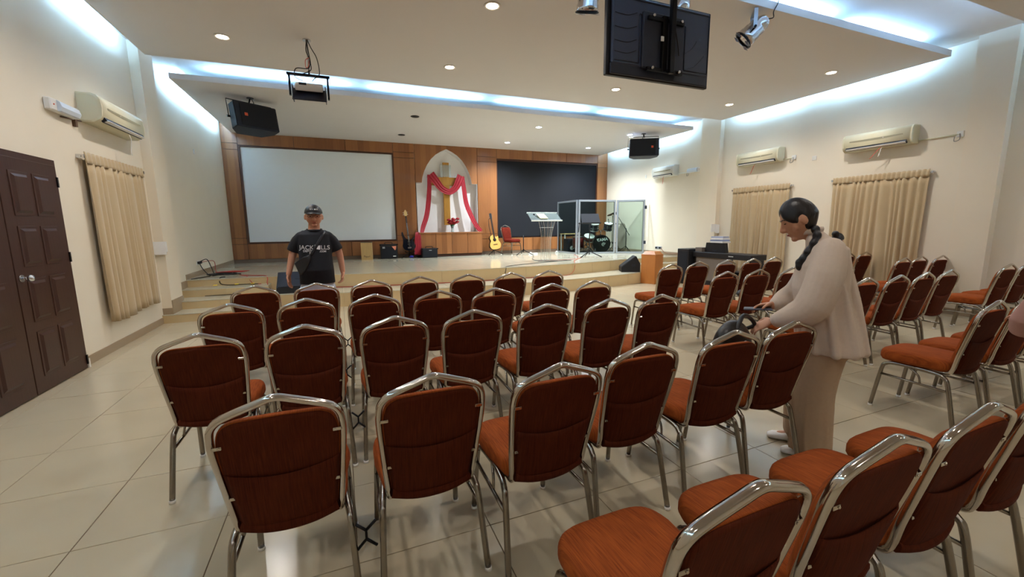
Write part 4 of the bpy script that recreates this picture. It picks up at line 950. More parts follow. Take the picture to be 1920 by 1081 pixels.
t = thing('side_speaker', 'dark cabinet on the floor beside the piano', 'cabinet', (8.55, 6.95, 0)); MB().bx(-.15, .15, -.2, .2, 0, .35, bev=.006).build('cabinet', BLK, t)

# ------------------------------------------------------------------ cables, sockets
def cable(label, pts, m, r=.008, k=6, name='cable'):
    c = catmull(pts, k); base = V((c[0].x, c[0].y, c[0].z))
    t = tag(MB().tube([p-base for p in c], r, n=6).build(name, m, None, base), label, 'cable'); return t
z = ZT+.009
t = thing('wall_socket', 'white wall socket with plugs at the left of the stage', 'socket', (XL, 10.1, .80)); MB().bx(0, .012, -.11, .11, -.045, .045, bev=.003).build('cover', WHITE, t)
for y in (-.07, .0, .07): MB().bx(.012, .05, y-.02, y+.02, -.025, .025, bev=.004).build('plug', BLK, t)
t = thing('wall_socket', 'metal wall socket above the right stage stairs', 'socket', (XR, 10.3, .74)); MB().bx(-.012, 0, -.14, .14, -.04, .04, bev=.003).build('cover', ALU, t)
for y in (-.08, .08): MB().bx(-.05, -.012, y-.02, y+.02, -.025, .025, bev=.004).build('plug', BLK, t)
cable('black cable looping from the left wall socket to the tangled heap', [(XL+.04, 10.1, .82), (XL+.16, 10.08, .86), (XL+.24, 10.0, .70), (-2.36, 9.95, z+.02), (-2.2, 9.9, z+.03)], CABLE)
cable('second black cable dropping from the left wall socket', [(XL+.04, 10.03, .80), (XL+.10, 9.98, .68), (XL+.22, 9.9, z), (-2.35, 9.85, z), (-2.15, 9.95, z+.03)], CABLE)
cable('red cable dropping from the left wall socket', [(XL+.04, 10.17, .80), (XL+.26, 10.12, .82), (XL+.30, 10.05, .62), (-2.25, 10.0, z+.02)], CABLER, .006)
hp = [(-2.2+.30*cos(a*1.9)*(1-.02*a), 9.85+.12*sin(a*1.9)+.02*sin(a*5), z+.012+.03*((a*7) % 10)/10) for a in range(26)]
cable('heap of coiled black cable on the left of the stage', hp, CABLE, .010)
hp = [(-2.05+.30*cos(a*2.2+1), 9.93+.10*sin(a*2.2+1), z+.05+.002*a) for a in range(9)]
cable('loop of red cable on top of the black heap', hp, CABLER, .007)
cable('black cable trailing from the heap to the left wall', [(-2.4, 9.75, z), (-2.52, 9.55, z), (-2.60, 9.38, z)], CABLE)
cable('red cable from the heap over the stage edge to the left monitor', [(-1.9, 9.75, z), (-1.6, 9.5, z), (-1.4, 9.36, z), (-1.35, 9.24, .50), (-1.34, 9.1, .42), (-1.25, 9.05, ZT/2+.01), (-1.05, 9.1, ZT/2+.01)], CABLER)
cable('second red cable over the stage edge', [(-1.85, 9.65, z), (-1.72, 9.42, z), (-1.64, 9.27, .47), (-1.58, 9.2, .42), (-1.45, 9.17, .42)], CABLER, .007)
cable('black cable lying along the upper stair tread', [(-2.1, 9.5, z), (-2.15, 9.36, z), (-2.13, 9.27, .45), (-2.0, 9.22, .42), (-1.75, 9.2, .42), (-1.5, 9.18, .42)], CABLE, .009)
cable('black cable lying at the foot of the second riser', [(-2.3, 8.9, .282), (-2.1, 8.905, .282), (-1.75, 8.91, .282)], CABLE, .006)
for x, l_ in ((-2.2, 'leftmost piece of yellow tape on the upper stair tread'), (-1.86, 'middle piece of yellow tape on the upper stair tread'), (-1.6, 'right piece of yellow tape on the upper stair tread')):
    tag(MB().box((0, 0, 0), (.06, .10, .004), rz=.15).build('tape', YEL, None, (x, 9.20, .432)), l_, 'tape', 'yellow tape strips')
cable('red cable lying along the back of the stage step', [(x, arcS(x)-.03, ZT/2+.009) for x in [-.35, .2, .8, 1.4, 2.0, 2.6, 3.2, 3.8, 4.3]], CABLER, .008, 3)
cable('orange cable running down from the stage to the step right of the lectern', [(6.35, 10.3, z), (6.0, 9.9, z), (5.6, 9.45, z), (5.35, 9.0, z), (5.28, 8.87, ZT-.05), (5.2, 8.8, .36), (5.0, 8.74, .28), (4.4, 8.72, .28)], mat('orange_cable', 'B4502A', .5), .007)
cable('black cable from the lectern over the stage edge', [(5.5, 9.65, z), (4.9, 9.45, z), (4.3, 9.25, z), (3.7, 9.0, z), (3.45, 8.8, z), (3.40, 8.69, ZT-.02), (3.36, 8.66, .4), (3.3, 8.66, .28)], CABLE, .007)
cable('dark cable curling from the white power strip to the lectern foot', [(5.72, 12.25, z+.03), (5.3, 11.3, z), (4.85, 10.4, z), (4.8, 9.9, z), (5.1, 9.6, z), (5.6, 9.6, z)], CABLE, .006)
cable('thin red cable from the lectern to the glass booth', [(4.7, 9.75, z), (5.2, 9.85, z), (5.8, 9.9, z), (6.3, 10.4, z), (6.75, 11.4, z)], CABLER, .005)
cable('black cable along the timber wall by the bass guitar', [(1.0, 12.95, z), (1.6, 12.85, z), (2.2, 12.66, z), (3.0, 12.66, z), (4.2, 12.66, z)], CABLE, .007)
cable('brownish cable draped over the right stage stairs', [(XR-.05, 10.15, .74), (XR-.06, 9.9, .60), (XR-.05, 9.35, .60), (XR-.06, 9.1, .45), (XR-.07, 8.9, .40), (XR-.1, 8.7, .28), (XR-.22, 8.55, .20), (XR-.2, 8.4, .15)], mat('brown_cable', '8A5A44', .5), .008)
# bags on chairs
b = MB(); b.sph((0, 0, .19), .19, (.85, .50, 1.05), 20).sph((0, 0, .07), .17, (1.0, .62, .48), 16).sph((-.06, -.01, .30), .08, (1.1, .8, .8), 12)
t = thing('black_backpack', 'black backpack standing on the chair in front of the woman', 'bag', (2.19, 1.80, .505), RD(10)); o = remesh(b, .012, 'bag', LEATH, t)
MB().tube(catmull([(-.06, -.05, .32), (.04, -.03, .41), (.17, .0, .385), (.24, .0, .325), (.16, .03, .29), (.06, .02, .22)]), .013).build('strap', BLK, t); MB().sph((-.02, -.09, .27), .014, n=10).build('buckle', STEEL, t)
t = thing('black_handbag', 'small black bag on a chair seat left of the woman', 'bag', (5.0, 3.92, .495)); b = MB(); b.sph((0, 0, .05), .16, (1.1, .7, .42), 18); remesh(b, .012, 'bag', LEATH, t); MB().tube(catmull([(-.1, 0, .06), (-.05, .02, .13), (.06, .02, .13), (.1, 0, .06)]), .008).build('handle', BLK, t)

# ------------------------------------------------------------------ people
class Fig:
    """local frame: r right, f forward, up z, origin on the floor"""
    def __init__(s, base, ang):
        s.f = V((cos(ang), sin(ang), 0)); s.r = V((s.f.y, -s.f.x, 0)); s.b = V(base)
    def p(s, r, f, z): return s.r*r+s.f*f+V((0, 0, z))
    def torso(s, mb, st, n=28, e=.8):
        rs = []
        for r, f, z, a, b in st:
            ring = []
            for j in range(n):
                t = 2*pi*j/n; c, q = cos(t), sin(t)
                ring.append(s.p(r+math.copysign(abs(c)**e, c)*a, f+math.copysign(abs(q)**e, q)*b, z))
            rs.append(ring)
        mb.rings(rs); return mb
def limb(mb, pts, rad, n=14, k=4, flat=1):
    c = catmull(pts, k); m = len(c); rr = []
    for i in range(m):
        u = i/(m-1)*(len(rad)-1); j = min(int(u), len(rad)-2); rr.append(rad[j]*(1-(u-j))+rad[j+1]*(u-j))
    mb.tube(c, rr, n=n, rb=[x*flat for x in rr])
    for i in (0, -1): mb.sph(c[i], rr[i]*.98, n=10)
    return mb
def headframe(C, fw, up):
    fw = fw.normalized(); rt_ = fw.cross(up).normalized(); up = rt_.cross(fw).normalized()
    return M(((rt_.x, fw.x, up.x, C.x), (rt_.y, fw.y, up.y, C.y), (rt_.z, fw.z, up.z, C.z), (0, 0, 0, 1)))
def hdir(a, b, c, wide=1.0):
    x, y, z = .074*a*wide, .093*b, .118*c
    if c < 0:
        t_ = -c; x *= 1-.27*t_**1.7
        y *= (1-.55*t_) if b < 0 else (1-.08*t_)
    if b > 0: y *= .96
    if b > 0 and c < 0: y *= max(.35, sqrt(a*a+b*b))**(.55*c)
    if b > .3 and abs(c) < .22 and .15 < abs(a) < .7: y -= .005*(1-abs(c)/.22)
    return x, y, z
def headmesh(mb, H_, wide=1.0, nose=1.0):
    rs = []
    for i in range(1, 26):
        th = pi*i/26; rs.append([H_ @ V(hdir(sin(th)*cos(2*pi*j/36), sin(th)*sin(2*pi*j/36), -cos(th), wide)) for j in range(36)])
    mb.rings(rs)
    limb(mb, [H_ @ V(p) for p in ((0, .084, .012), (0, .094, -.012), (0, .103*nose, -.030), (0, .090, -.041))], [.006, .009, .013, .009], n=8)
    for s in (-1, 1): mb.sph(H_ @ V((s*.011, .089, -.034)), .008, n=8)
    mb.sph(H_ @ V((0, .070, -.068)), .022, (1, .6, .55), 10, rot=H_.to_3x3()); mb.sph(H_ @ V((0, .058, -.098)), .024, (1.1, .8, .7), 10, rot=H_.to_3x3())
    for s in (-1, 1):
        mb.sph(H_ @ V((s*.040, .041, -.035)), .028, (1, .7, 1), 10, rot=H_.to_3x3())
        mb.sph(H_ @ V((s*.077*wide, -.010, -.008)), .03, (.30, .62, 1.05), 12, rot=H_.to_3x3())
def face(H_, t, lipm, browm=HAIR, squint=1.0):
    R3 = H_.to_3x3()
    for s in (-1, 1):
        MB().sph(H_ @ V((s*.031, .0765, .004)), .0115, (1.25, .55, .42*squint), 12, rot=R3).build('eye', mat('eye_dark', '2A1A14', .2), t)
        MB().tube(catmull([H_ @ V(p) for p in ((s*.014, .085, .024), (s*.032, .083, .030), (s*.050, .072, .024))], 3), .0028, n=6).build('eyebrow', browm, t)
    MB().sph(H_ @ V((0, .0815, -.066)), .020, (1, .30, .26), 12, rot=R3).build('lips', lipm, t)
def hair(H_, t, fn, grow=1.10, name='hair', m=HAIR, extra=None, vox=.006):
    mb = MB(); rs = []
    for i in range(1, 30):
        th = pi*i/30; ring = []
        for j in range(44):
            a, b, c = sin(th)*cos(2*pi*j/44), sin(th)*sin(2*pi*j/44), -cos(th)
            k = .93+(grow-.93)*min(1, max(0, float(fn(a, b, c))))
            x, y, z = hdir(a, b, c); ring.append(H_ @ V((x*k, y*k, z*k)))
        rs.append(ring)
    mb.rings(rs)
    if extra: extra(mb)
    return remesh(mb, vox, name, m, t, 3)
def hand(mb, wrist, d, nrm, side, curl=.5, s=1.0, spread=.12):
    """palm, four unequal bent fingers, thumb leaving the side of the palm"""
    d = V(d).normalized(); nrm = V(nrm); nrm = (nrm-d*nrm.dot(d)).normalized(); lat = d.cross(nrm)*side; w = V(wrist)
    rs = []
    for u, a, b in ((-.01, .024, .020), (.02, .030, .018), (.05, .038, .016), (.08, .040, .014), (.092, .036, .011)):
        rs.append([w+d*u*s+lat*(a*s*cos(2*pi*j/14))+nrm*(b*s*sin(2*pi*j/14)) for j in range(14)])
    mb.rings(rs)
    for o, L, q in ((-.029, .058, .0078), (-.010, .073, .0086), (.010, .080, .0088), (.029, .072, .0086)):
        dd = (d+lat*o*spread*30*.12).normalized(); p = w+d*.075*s+lat*o*s; pts = [p]; a = 0
        p = p+dd*.016*s; pts.append(p)
        for l_, ca in ((.42, .55), (.32, 1), (.26, .7)):
            a += curl*ca; v_ = dd*cos(a)+nrm*sin(a); p = p+v_*L*l_*s; pts.append(p)
        mb.tube(pts, [q*1.05*s, q*s, q*.98*s, q*.9*s, q*.75*s], n=8); mb.sph(pts[-1], q*.8*s, n=8)
    p = w+d*.022*s+lat*.026*s; v1 = (d*.6+lat*.75+nrm*.25).normalized(); v2 = (d*.9+lat*.35+nrm*.45).normalized()
    p1 = p+v1*.038*s; p2 = p1+v2*.032*s; p3 = p2+(v2+nrm*curl*.4).normalized()*.024*s
    mb.tube([p, p1, p2, p3], [.014*s, .0115*s, .0100*s, .0085*s], n=8); mb.sph(p3, .0085*s, n=8)
def shoe(F, t, r, f, z, m, L=.26, name='shoe', yawf=0):
    a = MB(); rs = []
    for u, w, h0, h1 in ((-.5, .026, 0, .06), (-.42, .036, 0, .085), (-.15, .038, 0, .08), (.15, .044, 0, .055), (.36, .046, 0, .045), (.48, .030, .003, .03)):
        rs.append([F.p(r+w*cos(2*pi*j/14), f+u*L+.0, z+(h0+h1)/2+(h1-h0)/2*sin(2*pi*j/14)) for j in range(14)])
    a.rings(rs); return remesh(a, .008, name, m, t, 2)

# ---- the man
F = Fig((0, 0, 0), -pi/2)     # faces the viewer; r points to -X
def mp(x, y, z): return V((x, y, z))      # x,y relative to base in world axes
t = thing('person', 'man in black cap, glasses and black lettered T-shirt walking before the stage', 'person', (-.28, 5.5, 0))
Hm = headframe(V((.012, -.015, 1.60)), V((.06, -1, -.03)), V((0, 0, 1))) @ M.Diagonal((1.12, 1.06, 1.0, 1))
b = MB(); headmesh(b, Hm, 1.10, .97)
limb(b, [mp(.01, .02, 1.55), mp(.0, .03, 1.42)], [.060, .066], n=16)
F.torso(b, [(0, -.02, 1.45, .07, .06), (0, -.02, 1.40, .13, .08), (0, 0, 1.28, .160, .105), (0, 0, 1.1, .155, .11), (0, .02, .95, .17, .13), (0, 0, .85, .165, .12), (0, 0, .80, .14, .10)])
AL = [mp(-.165, .02, 1.365), mp(-.245, .03, 1.17), mp(-.298, -.05, .94)]
AR = [mp(.165, .02, 1.365), mp(.255, .05, 1.17), mp(.285, -.02, .94)]
for A_, sd in ((AL, 1), (AR, -1)):
    limb(b, A_, [.046, .050, .044, .036, .029]); 
hand(b, AL[-1], V((-.02, -.12, -1)), V((.7, -.3, 0)), 1, .35, 1.0)
hand(b, AR[-1], V((-.12, -.25, -1)), V((-.7, -.3, .1)), -1, .55, 1.0, .3)
for s in (-1, 1): limb(b, [mp(s*.09, 0, .84), mp(s*.10, -.01+.03*s, .46), mp(s*.11, .05+.12*s, .09)], [.085, .075, .055, .058, .042]); limb(b, [mp(s*.11, .05+.12*s, .07), mp(s*.115, -.12+.12*s, .04)], [.04, .035])
remesh(b, .0055, 'body', SKIN, t, 3)
face(Hm, t, SKINL)
# tee
b = MB(); F.torso(b, [(0, -.02, 1.452, .085, .07), (0, -.02, 1.43, .125, .08), (0, -.01, 1.395, .168, .105), (0, 0, 1.28, .180, .130), (0, .015, 1.12, .180, .145), (0, .03, .98, .19, .160), (0, .02, .88, .192, .150), (0, .0, .815, .196, .145)])
b.tube(catmull([mp(-.09, .02, 1.395), mp(-.15, .022, 1.355), mp(-.200, .03, 1.285), mp(-.240, .04, 1.200)], 4), [.058]*3+[.066]*3+[.071]*3+[.072]*4, n=20)
b.tube(catmull([mp(.09, .02, 1.395), mp(.15, .022, 1.355), mp(.200, .03, 1.285), mp(.240, .04, 1.200)], 4), [.058]*3+[.066]*3+[.071]*3+[.072]*4, n=20)
tee = remesh(b, .009, 'tshirt', SHIRTB, t, 2)
MB().tube([mp(.005+.078*cos(a), .0+.066*sin(a)-.012*0, 1.452-.016*(sin(a) < 0)*abs(sin(a))) for a in [2*pi*k/24 for k in range(24)]], .010, n=8, closed=True, ref=(0, 0, 1)).build('neckband', SHIRTB, t)
bv = BVHTree.FromPolygons([v.co for v in tee.data.vertices], [p.vertices for p in tee.data.polygons])
TM = M.Translation((0, -.3, 0)) @ M.Rotation(pi/2, 4, 'X')
for s_, z_, x_, sz in (('JACK', 1.245, -.085, .068), ('ILLS', 1.240, .105, .068), ('DEPOT', 1.205, -.07, .034), ('.COM', 1.198, .085, .028), ('EST', 1.178, -.04, .022)):
    text(s_, sz, 'lettering', LABELW, t, M.Translation((x_, -.4, z_)) @ M.Rotation(pi/2, 4, 'X') @ M.Rotation(RD(-2), 4, 'Z'), .001, bv, (0, 1, 0), .0012)
g = MB().box((.028, -.22, 1.248), (.06, .004, .045), ry=RD(15)); o = g.build('printed_flag', LABELW, t)
for v in o.data.vertices:
    h = bv.ray_cast(v.co-V((0, .4, 0)), V((0, 1, 0)))
    if h[0]: v.co = h[0]-V((0, .003 if v.co.y < -.22 else .001, 0))
# shorts, shoes
b = MB(); F.torso(b, [(0, 0, .90, .165, .125), (0, 0, .80, .175, .14), (0, 0, .72, .175, .14)])
for s in (-1, 1): limb(b, [mp(s*.09, 0, .78), mp(s*.11, .01*s, .50)], [.105, .10], n=16)
remesh(b, .010, 'shorts', SHORTS, t, 3)
shoe(F, t, .115, .06+.13, 0, WHITE); shoe(F, t, -.115, -.02-.10, 0, WHITE)
# cap
cp = MB(); rs = []
for i in range(0, 12):
    th = pi/2*i/12; rs.append([Hm @ V((.083*1.06*cos(th)*cos(2*pi*j/28), .098*1.04*cos(th)*sin(2*pi*j/28)-.004, .035+.105*sin(th))) for j in range(28)])
rs.append([Hm @ V((.004*cos(2*pi*j/28), .004*sin(2*pi*j/28), .1405)) for j in range(28)])
cp.rings(rs).build('cap_crown', BLK, t)
br = MB(); br.grid(lambda u, v: Hm @ V(((u-.5)*.15*(1-.25*v*v), .085*sqrt(max(0, 1-((u-.5)*1.7)**2))+.075*v*(1-((u-.5)*2)**2*.75), .040+.012*(1-(2*u-1)**2)-.018*v)), 16, 6); solid(br.build('cap_brim', BLK, t), .004)
for i, (x, w) in enumerate(((-.034, .014), (-.014, .018), (.010, .008), (.028, .014))): MB().sph(Hm @ V((x, .099-.25*abs(x), .082)), w*.5, (1, .3, .8), 8, rot=Hm.to_3x3()).build('cap_lettering', LABELW, t)
MB().sph(Hm @ V((0, -.004, .1385)), .006, n=8).build('cap_button', BLK, t)
hair(Hm, t, lambda a, b_, c: b_ < .15 and -.35 < c < .35, 1.04)
# glasses
gl = MB()
for s in (-1, 1):
    gl.tube([Hm @ V((s*.033+.024*cos(2*pi*k/16), .098, .004+.017*sin(2*pi*k/16))) for k in range(16)], .0018, n=6, closed=True); gl.tube([Hm @ V((s*.057, .097, .008)), Hm @ V((s*.084, .02, .006)), Hm @ V((s*.086, -.02, .0))], .0018, n=6)
gl.tube([Hm @ V((-.009, .099, .008)), Hm @ V((.009, .099, .008))], .0016, n=6); gl.build('glasses', BLKM, t)
# sling bag
b = MB(); b.rings([[mp(-.20, -.13-.0*k, 1.065)+V((x, y_, z_)) for x, y_, z_ in ((-.02, -.02, .0), (.075, -.035, .075), (.155, -.04, .10), (.15, -.055, .04), (.10, -.06, -.06), (.045, -.05, -.13), (.02, -.04, -.12), (-.0, -.03, -.06))] if k == 0 else
                   [mp(-.20, -.13, 1.065)+V((x, y_+.07, z_)) for x, y_, z_ in ((-.02, -.02, .0), (.075, -.035, .075), (.155, -.04, .10), (.15, -.055, .04), (.10, -.06, -.06), (.045, -.05, -.13), (.02, -.04, -.12), (-.0, -.03, -.06))] for k in (0, 1)])
bt = thing('sling_bag', 'small black leather sling bag worn across the chest of the man', 'bag', (-.28, 5.5, 0)); remesh(b, .008, 'pouch', LEATH, bt, 4)
MB().tube(catmull([mp(-.22, -.155, 1.065), mp(-.15, -.19, 1.12), mp(-.05, -.195, 1.17)], 5), .004, n=6).build('zip', DGREY, bt)
sp = []
for k in range(25):
    u = k/24; x = -.04+.16*u; z_ = 1.16+.27*u; h = bv.ray_cast(V((x, -.6, z_)), V((0, 1, 0)))
    if h[0]: sp.append(h[0]-V((0, .004, 0)))
if len(sp) > 3: MB().tube(sp, .003, n=6, rb=.016, ref=(0, 1, 0)).build('strap', BLK, bt)

# ---- the woman
G_ = V((2.74, 1.64, 0)); ang = math.atan2(.78, -.62)
F = Fig((0, 0, 0), ang)
P_ = lambda f, l, z: F.p(-l, f, z)
t = thing('person', 'woman with black braid in beige shirt and tan trousers bending over the chairs', 'person', G_)
fwd = F.f; tilt = RD(25)
Hw = headframe(P_(.155, 0, 1.497), fwd*cos(tilt)-V((0, 0, sin(tilt)))+F.r*-.10, V((0, 0, 1))+fwd*.4) @ M.Scale(1.07, 4)
b = MB(); headmesh(b, Hw, .97, .98)
limb(b, [P_(.12, 0, 1.44), P_(.06, 0, 1.38), P_(.02, 0, 1.32)], [.046, .048, .055])
F.torso(b, [(0, .02, 1.36, .06, .05), (0, .01, 1.32, .15, .075), (0, .03, 1.2, .15, .10), (0, .02, 1.05, .125, .09), (0, -.02, .93, .14, .10), (0, -.04, .84, .155, .11), (0, -.03, .78, .12, .09)])
WL = [P_(.0, .155, 1.30), P_(.075, .215, 1.02), P_(.255, .15, .875)]; WR = [P_(.02, -.155, 1.30), P_(.09, -.20, 1.04), P_(.25, -.10, .925)]
limb(b, WL, [.042, .040, .036, .030, .024]); limb(b, WR, [.042, .040, .036, .030, .024])
hand(b, WL[-1], fwd*.8+V((0, 0, -.5))+F.r*.1, V((0, 0, -1))+F.r*.6, -1, .38, .95, .24)
hand(b, WR[-1]+V((0, 0, .012)), fwd*.9+V((0, 0, -.15))-F.r*.25, F.r*-.4+V((0, 0, -.9)), 1, .6, .92, .2)
for l, fk, fa in ((.095, .03, -.03), (-.095, .07, .03)): limb(b, [P_(-.03, l, .82), P_(fk, l, .45), P_(fa, l, .08)], [.075, .06, .048, .045, .034]); limb(b, [P_(fa, l, .06), P_(fa+.12, l, .032)], [.032, .024])
remesh(b, .005, 'body', SKINP, t, 3)
face(Hw, t, mat('pink_lips', 'A85A50', .45), squint=.7)
def hf(a, b_, c):
    if b_ > -.12: bd = .60-.80*abs(a) if b_ > .25 else .10
    else: bd = -.70
    if -.12 < b_ <= .25: bd = .12-.25*max(0, (b_-.0))
    return (c-bd)/.16
hair(Hw, t, hf, 1.10)
b = MB(); bp_ = catmull([P_(.075, .055, 1.44), P_(.065, .085, 1.40), P_(.085, .105, 1.34), P_(.115, .105, 1.28), P_(.135, .10, 1.235)], 5)
for i, q in enumerate(bp_):
    s_ = .021+.004*sin(i*1.6); b.sph(q+F.r*(.006*(-1)**i), s_ if i < len(bp_)-3 else s_*1.25, (1, 1, 1.05), 10)
b.sph(bp_[-1]+V((0, 0, -.02)), .027, (1, 1, 1.1), 12)
remesh(b, .006, 'braid', HAIR, t, 1)
# shirt
b = MB(); F.torso(b, [(0, .075, 1.425, .048, .046), (0, .055, 1.395, .066, .06), (0, .025, 1.36, .125, .085), (0, .0, 1.325, .185, .105), (0, .01, 1.22, .215, .135), (0, .015, 1.08, .215, .145), (0, -.015, .95, .222, .150), (0, -.045, .84, .23, .155), (0, -.065, .745, .24, .158), (0, -.075, .705, .24, .155)])
limb(b, [P_(-.0, .145, 1.315), P_(.02, .205, 1.18), P_(.07, .225, 1.0), P_(.15, .20, .925), P_(.225, .16, .885)], [.078, .092, .096, .078, .050], n=18)
limb(b, [P_(.01, -.145, 1.315), P_(.04, -.20, 1.18), P_(.09, -.20, 1.03), P_(.18, -.15, .965), P_(.225, -.12, .94)], [.078, .088, .090, .07, .048], n=18)
# soft folds
for i in range(11):
    a = RD(12+i*33); limb(b, [P_(-.0+.12*cos(a), .18*sin(a), 1.22), P_(-.03+.152*cos(a+.1), .220*sin(a+.1), .98), P_(-.07+.164*cos(a+.16), .240*sin(a+.16), .72)], [.010, .022, .028], n=8)
for i in range(3): limb(b, [P_(.05+.03*i, .25-.015*i, 1.08-.055*i), P_(.10+.03*i, .27-.02*i, 1.04-.055*i), P_(.15+.03*i, .24-.02*i, 1.0-.05*i)], [.010, .020, .010], n=8)
b.sph(P_(.235, .155, .880), .040, (1, 1, .9), 10); b.sph(P_(.23, -.115, .937), .038, (1, 1, .9), 10)
sh = remesh(b, .007, 'shirt', SHIRTG, t, 3)
c = MB(); cpts = [P_(.085+.056*cos(a), .058*sin(a), 1.425-.012*cos(a)) for a in [2*pi*k/20 for k in range(20)]]; c.tube(cpts, .016, n=8, closed=True, ref=(0, 0, 1), rb=.007); c.build('collar', SHIRTG, t)
for k, z_ in enumerate((1.305, 1.22)): MB().sph(P_(.104+.040*k, .0, z_), .006, n=8).build('button', DGREY, t)
# trousers
b = MB(); F.torso(b, [(0, -.05, .86, .155, .115), (0, -.045, .78, .175, .14), (0, -.03, .68, .185, .145)])
limb(b, [P_(-.035, .095, .76), P_(.005, .10, .45), P_(-.01, .105, .06)], [.118, .112, .108, .108], n=18)
limb(b, [P_(-.02, -.095, .76), P_(.035, -.10, .45), P_(.03, -.105, .08)], [.118, .112, .104, .100], n=18)
for i in range(6): limb(b, [P_(.0+.08*cos(i), .1+.1*sin(i), .62), P_(.01+.105*cos(i+.2), .1+.1*sin(i+.2), .35), P_(-.0+.11*cos(i+.3), .105+.1*sin(i+.3), .07)], [.008, .014, .014], n=8)
remesh(b, .009, 'trousers', TROUS, t, 4)
shoe(F, t, .095, .10, .0, mat('white_shoe', 'E8E6E2', .5), .25); shoe(F, t, -.095, .035, .0, mat('white_shoe_b', 'E8E6E2', .5), .24)
t = thing('phone', 'dark grey phone in the far hand of the woman', 'phone', G_)
MB().box(P_(.335, -.06, .905), (.165, .075, .012), rz=ang, ry=RD(4), bev=.004).build('case', mat('slate_phone_case', '474A58', .5), t)

# ---- crouching helper behind the woman
F = Fig((0, 0, 0), RD(8)); t = thing('person', 'dark-haired helper in black mostly hidden behind the woman', 'person', (6.72, 4.05, 0))
P_ = lambda f, l, z: F.p(-l, f, z)
Hh = headframe(P_(.36, 0, 1.19), F.f*.8-V((0, 0, .6)), V((0, 0, 1)))
b = MB(); headmesh(b, Hh); limb(b, [P_(.32, 0, 1.14), P_(.22, 0, 1.08)], [.05, .055])
F.torso(b, [(0, -.06, .80, .15, .12), (0, 0, .9, .14, .12), (0, .10, 1.0, .16, .12), (0, .18, 1.06, .15, .09), (0, .22, 1.09, .07, .05)])
limb(b, [P_(.18, .15, 1.05), P_(.45, .17, .93), P_(.62, .10, .80)], [.05, .042, .03]); hand(b, P_(.62, .10, .80), F.f*.7+V((0, 0, -.7)), V((0, 0, -1)), -1, .6)
limb(b, [P_(.18, -.15, 1.05), P_(.30, -.2, .80), P_(.42, -.15, .62)], [.05, .042, .03]); hand(b, P_(.42, -.15, .62), F.f*.5+V((0, 0, -.8)), V((0, 0, -1))-F.f, 1, .6)
for l in (.1, -.1): limb(b, [P_(-.06, l, .80), P_(.12, l, .45), P_(-.03, l, .08)], [.09, .065, .05, .04]); limb(b, [P_(-.03, l, .06), P_(.12, l, .03)], [.038, .03])
remesh(b, .008, 'body', SKINP, t, 3); face(Hh, t, SKINL)
hair(Hh, t, lambda a, b_, c: c > .45 or (b_ < .1 and c > -.6), 1.12, extra=lambda m: m.sph(Hh @ V((0, -.12, .04)), .05))
b = MB(); F.torso(b, [(0, -.08, .72, .17, .14), (0, -.0, .88, .165, .14), (0, .10, 1.0, .18, .14), (0, .18, 1.07, .17, .10), (0, .23, 1.11, .08, .06)])
limb(b, [P_(.17, .15, 1.06), P_(.45, .17, .94), P_(.57, .12, .84)], [.07, .06, .045]); limb(b, [P_(.17, -.15, 1.06), P_(.30, -.2, .80), P_(.38, -.16, .68)], [.07, .06, .045]); remesh(b, .011, 'black_top', SHIRTB, t, 3)
b = MB()
for l in (.1, -.1): limb(b, [P_(-.07, l, .80), P_(.12, l, .46), P_(-.03, l, .09)], [.11, .085, .07, .065])
remesh(b, .012, 'trousers', DGREY, t, 3)
for l in (.1, -.1): shoe(F, t, -l, .05, 0, BLK)

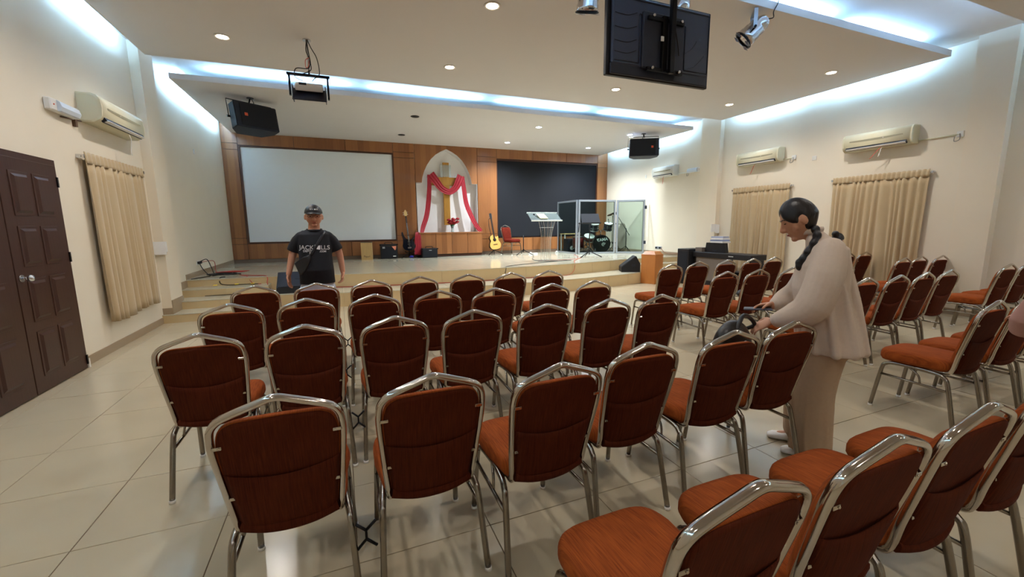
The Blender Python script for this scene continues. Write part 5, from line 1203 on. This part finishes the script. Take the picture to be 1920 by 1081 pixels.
# ---- person at the right edge, only the bent elbow in view
F = Fig((0, 0, 0), RD(80)); t = thing('person', 'person at the right photo edge, only a dusty pink sleeved elbow showing', 'person', (4.0, .93, 0))
P_ = lambda f, l, z: F.p(-l, f, z)
Hh = headframe(P_(.05, 0, 1.50), F.f, V((0, 0, 1)))
b = MB(); headmesh(b, Hh); limb(b, [P_(.02, 0, 1.44), P_(0, 0, 1.32)], [.05, .055])
F.torso(b, [(0, 0, 1.36, .06, .05), (0, 0, 1.31, .16, .08), (0, .0, 1.15, .15, .10), (0, 0, 1.0, .13, .09), (0, 0, .85, .16, .11), (0, 0, .78, .13, .09)])
EL = [P_(.0, .17, 1.27), P_(.10, .35, .88), P_(.10, .12, .84)]; ER = [P_(.0, -.17, 1.27), P_(.04, -.24, .98), P_(.24, -.10, .86)]
for A_, sd in ((EL, -1), (ER, 1)): limb(b, A_, [.045, .042, .038, .032, .026]); hand(b, A_[-1], (F.f if sd > 0 else F.r*1.0)+F.r*-.3*sd, V((0, 0, -1)), sd, .5)
for l in (.1, -.1): limb(b, [P_(0, l, .82), P_(.02, l, .45), P_(-.02, l, .08)], [.08, .06, .05, .036]); limb(b, [P_(-.02, l, .06), P_(.13, l, .03)], [.036, .03])
remesh(b, .008, 'body', SKINP, t, 3); face(Hh, t, SKINL); hair(Hh, t, lambda a, b_, c: c > .45 or (b_ < .1 and c > -.7), 1.12)
b = MB(); F.torso(b, [(0, 0, 1.37, .075, .06), (0, 0, 1.32, .175, .10), (0, .0, 1.15, .175, .125), (0, 0, 1.0, .17, .125), (0, 0, .80, .185, .135)])
limb(b, [P_(.0, .15, 1.28), P_(.09, .35, .89), P_(.10, .18, .85)], [.075, .062, .066, .05]); limb(b, [P_(.0, -.15, 1.28), P_(.04, -.24, .98), P_(.18, -.13, .88)], [.075, .065, .06, .05]); remesh(b, .010, 'pink_top', PINK, t, 3)
b = MB(); F.torso(b, [(0, 0, .86, .165, .12), (0, 0, .74, .175, .13)])
for l in (.1, -.1): limb(b, [P_(0, l, .80), P_(.02, l, .46), P_(-.02, l, .09)], [.10, .085, .07, .065])
remesh(b, .012, 'trousers', DGREY, t, 3)
for l in (.1, -.1): shoe(F, t, -l, .06, 0, BLK)
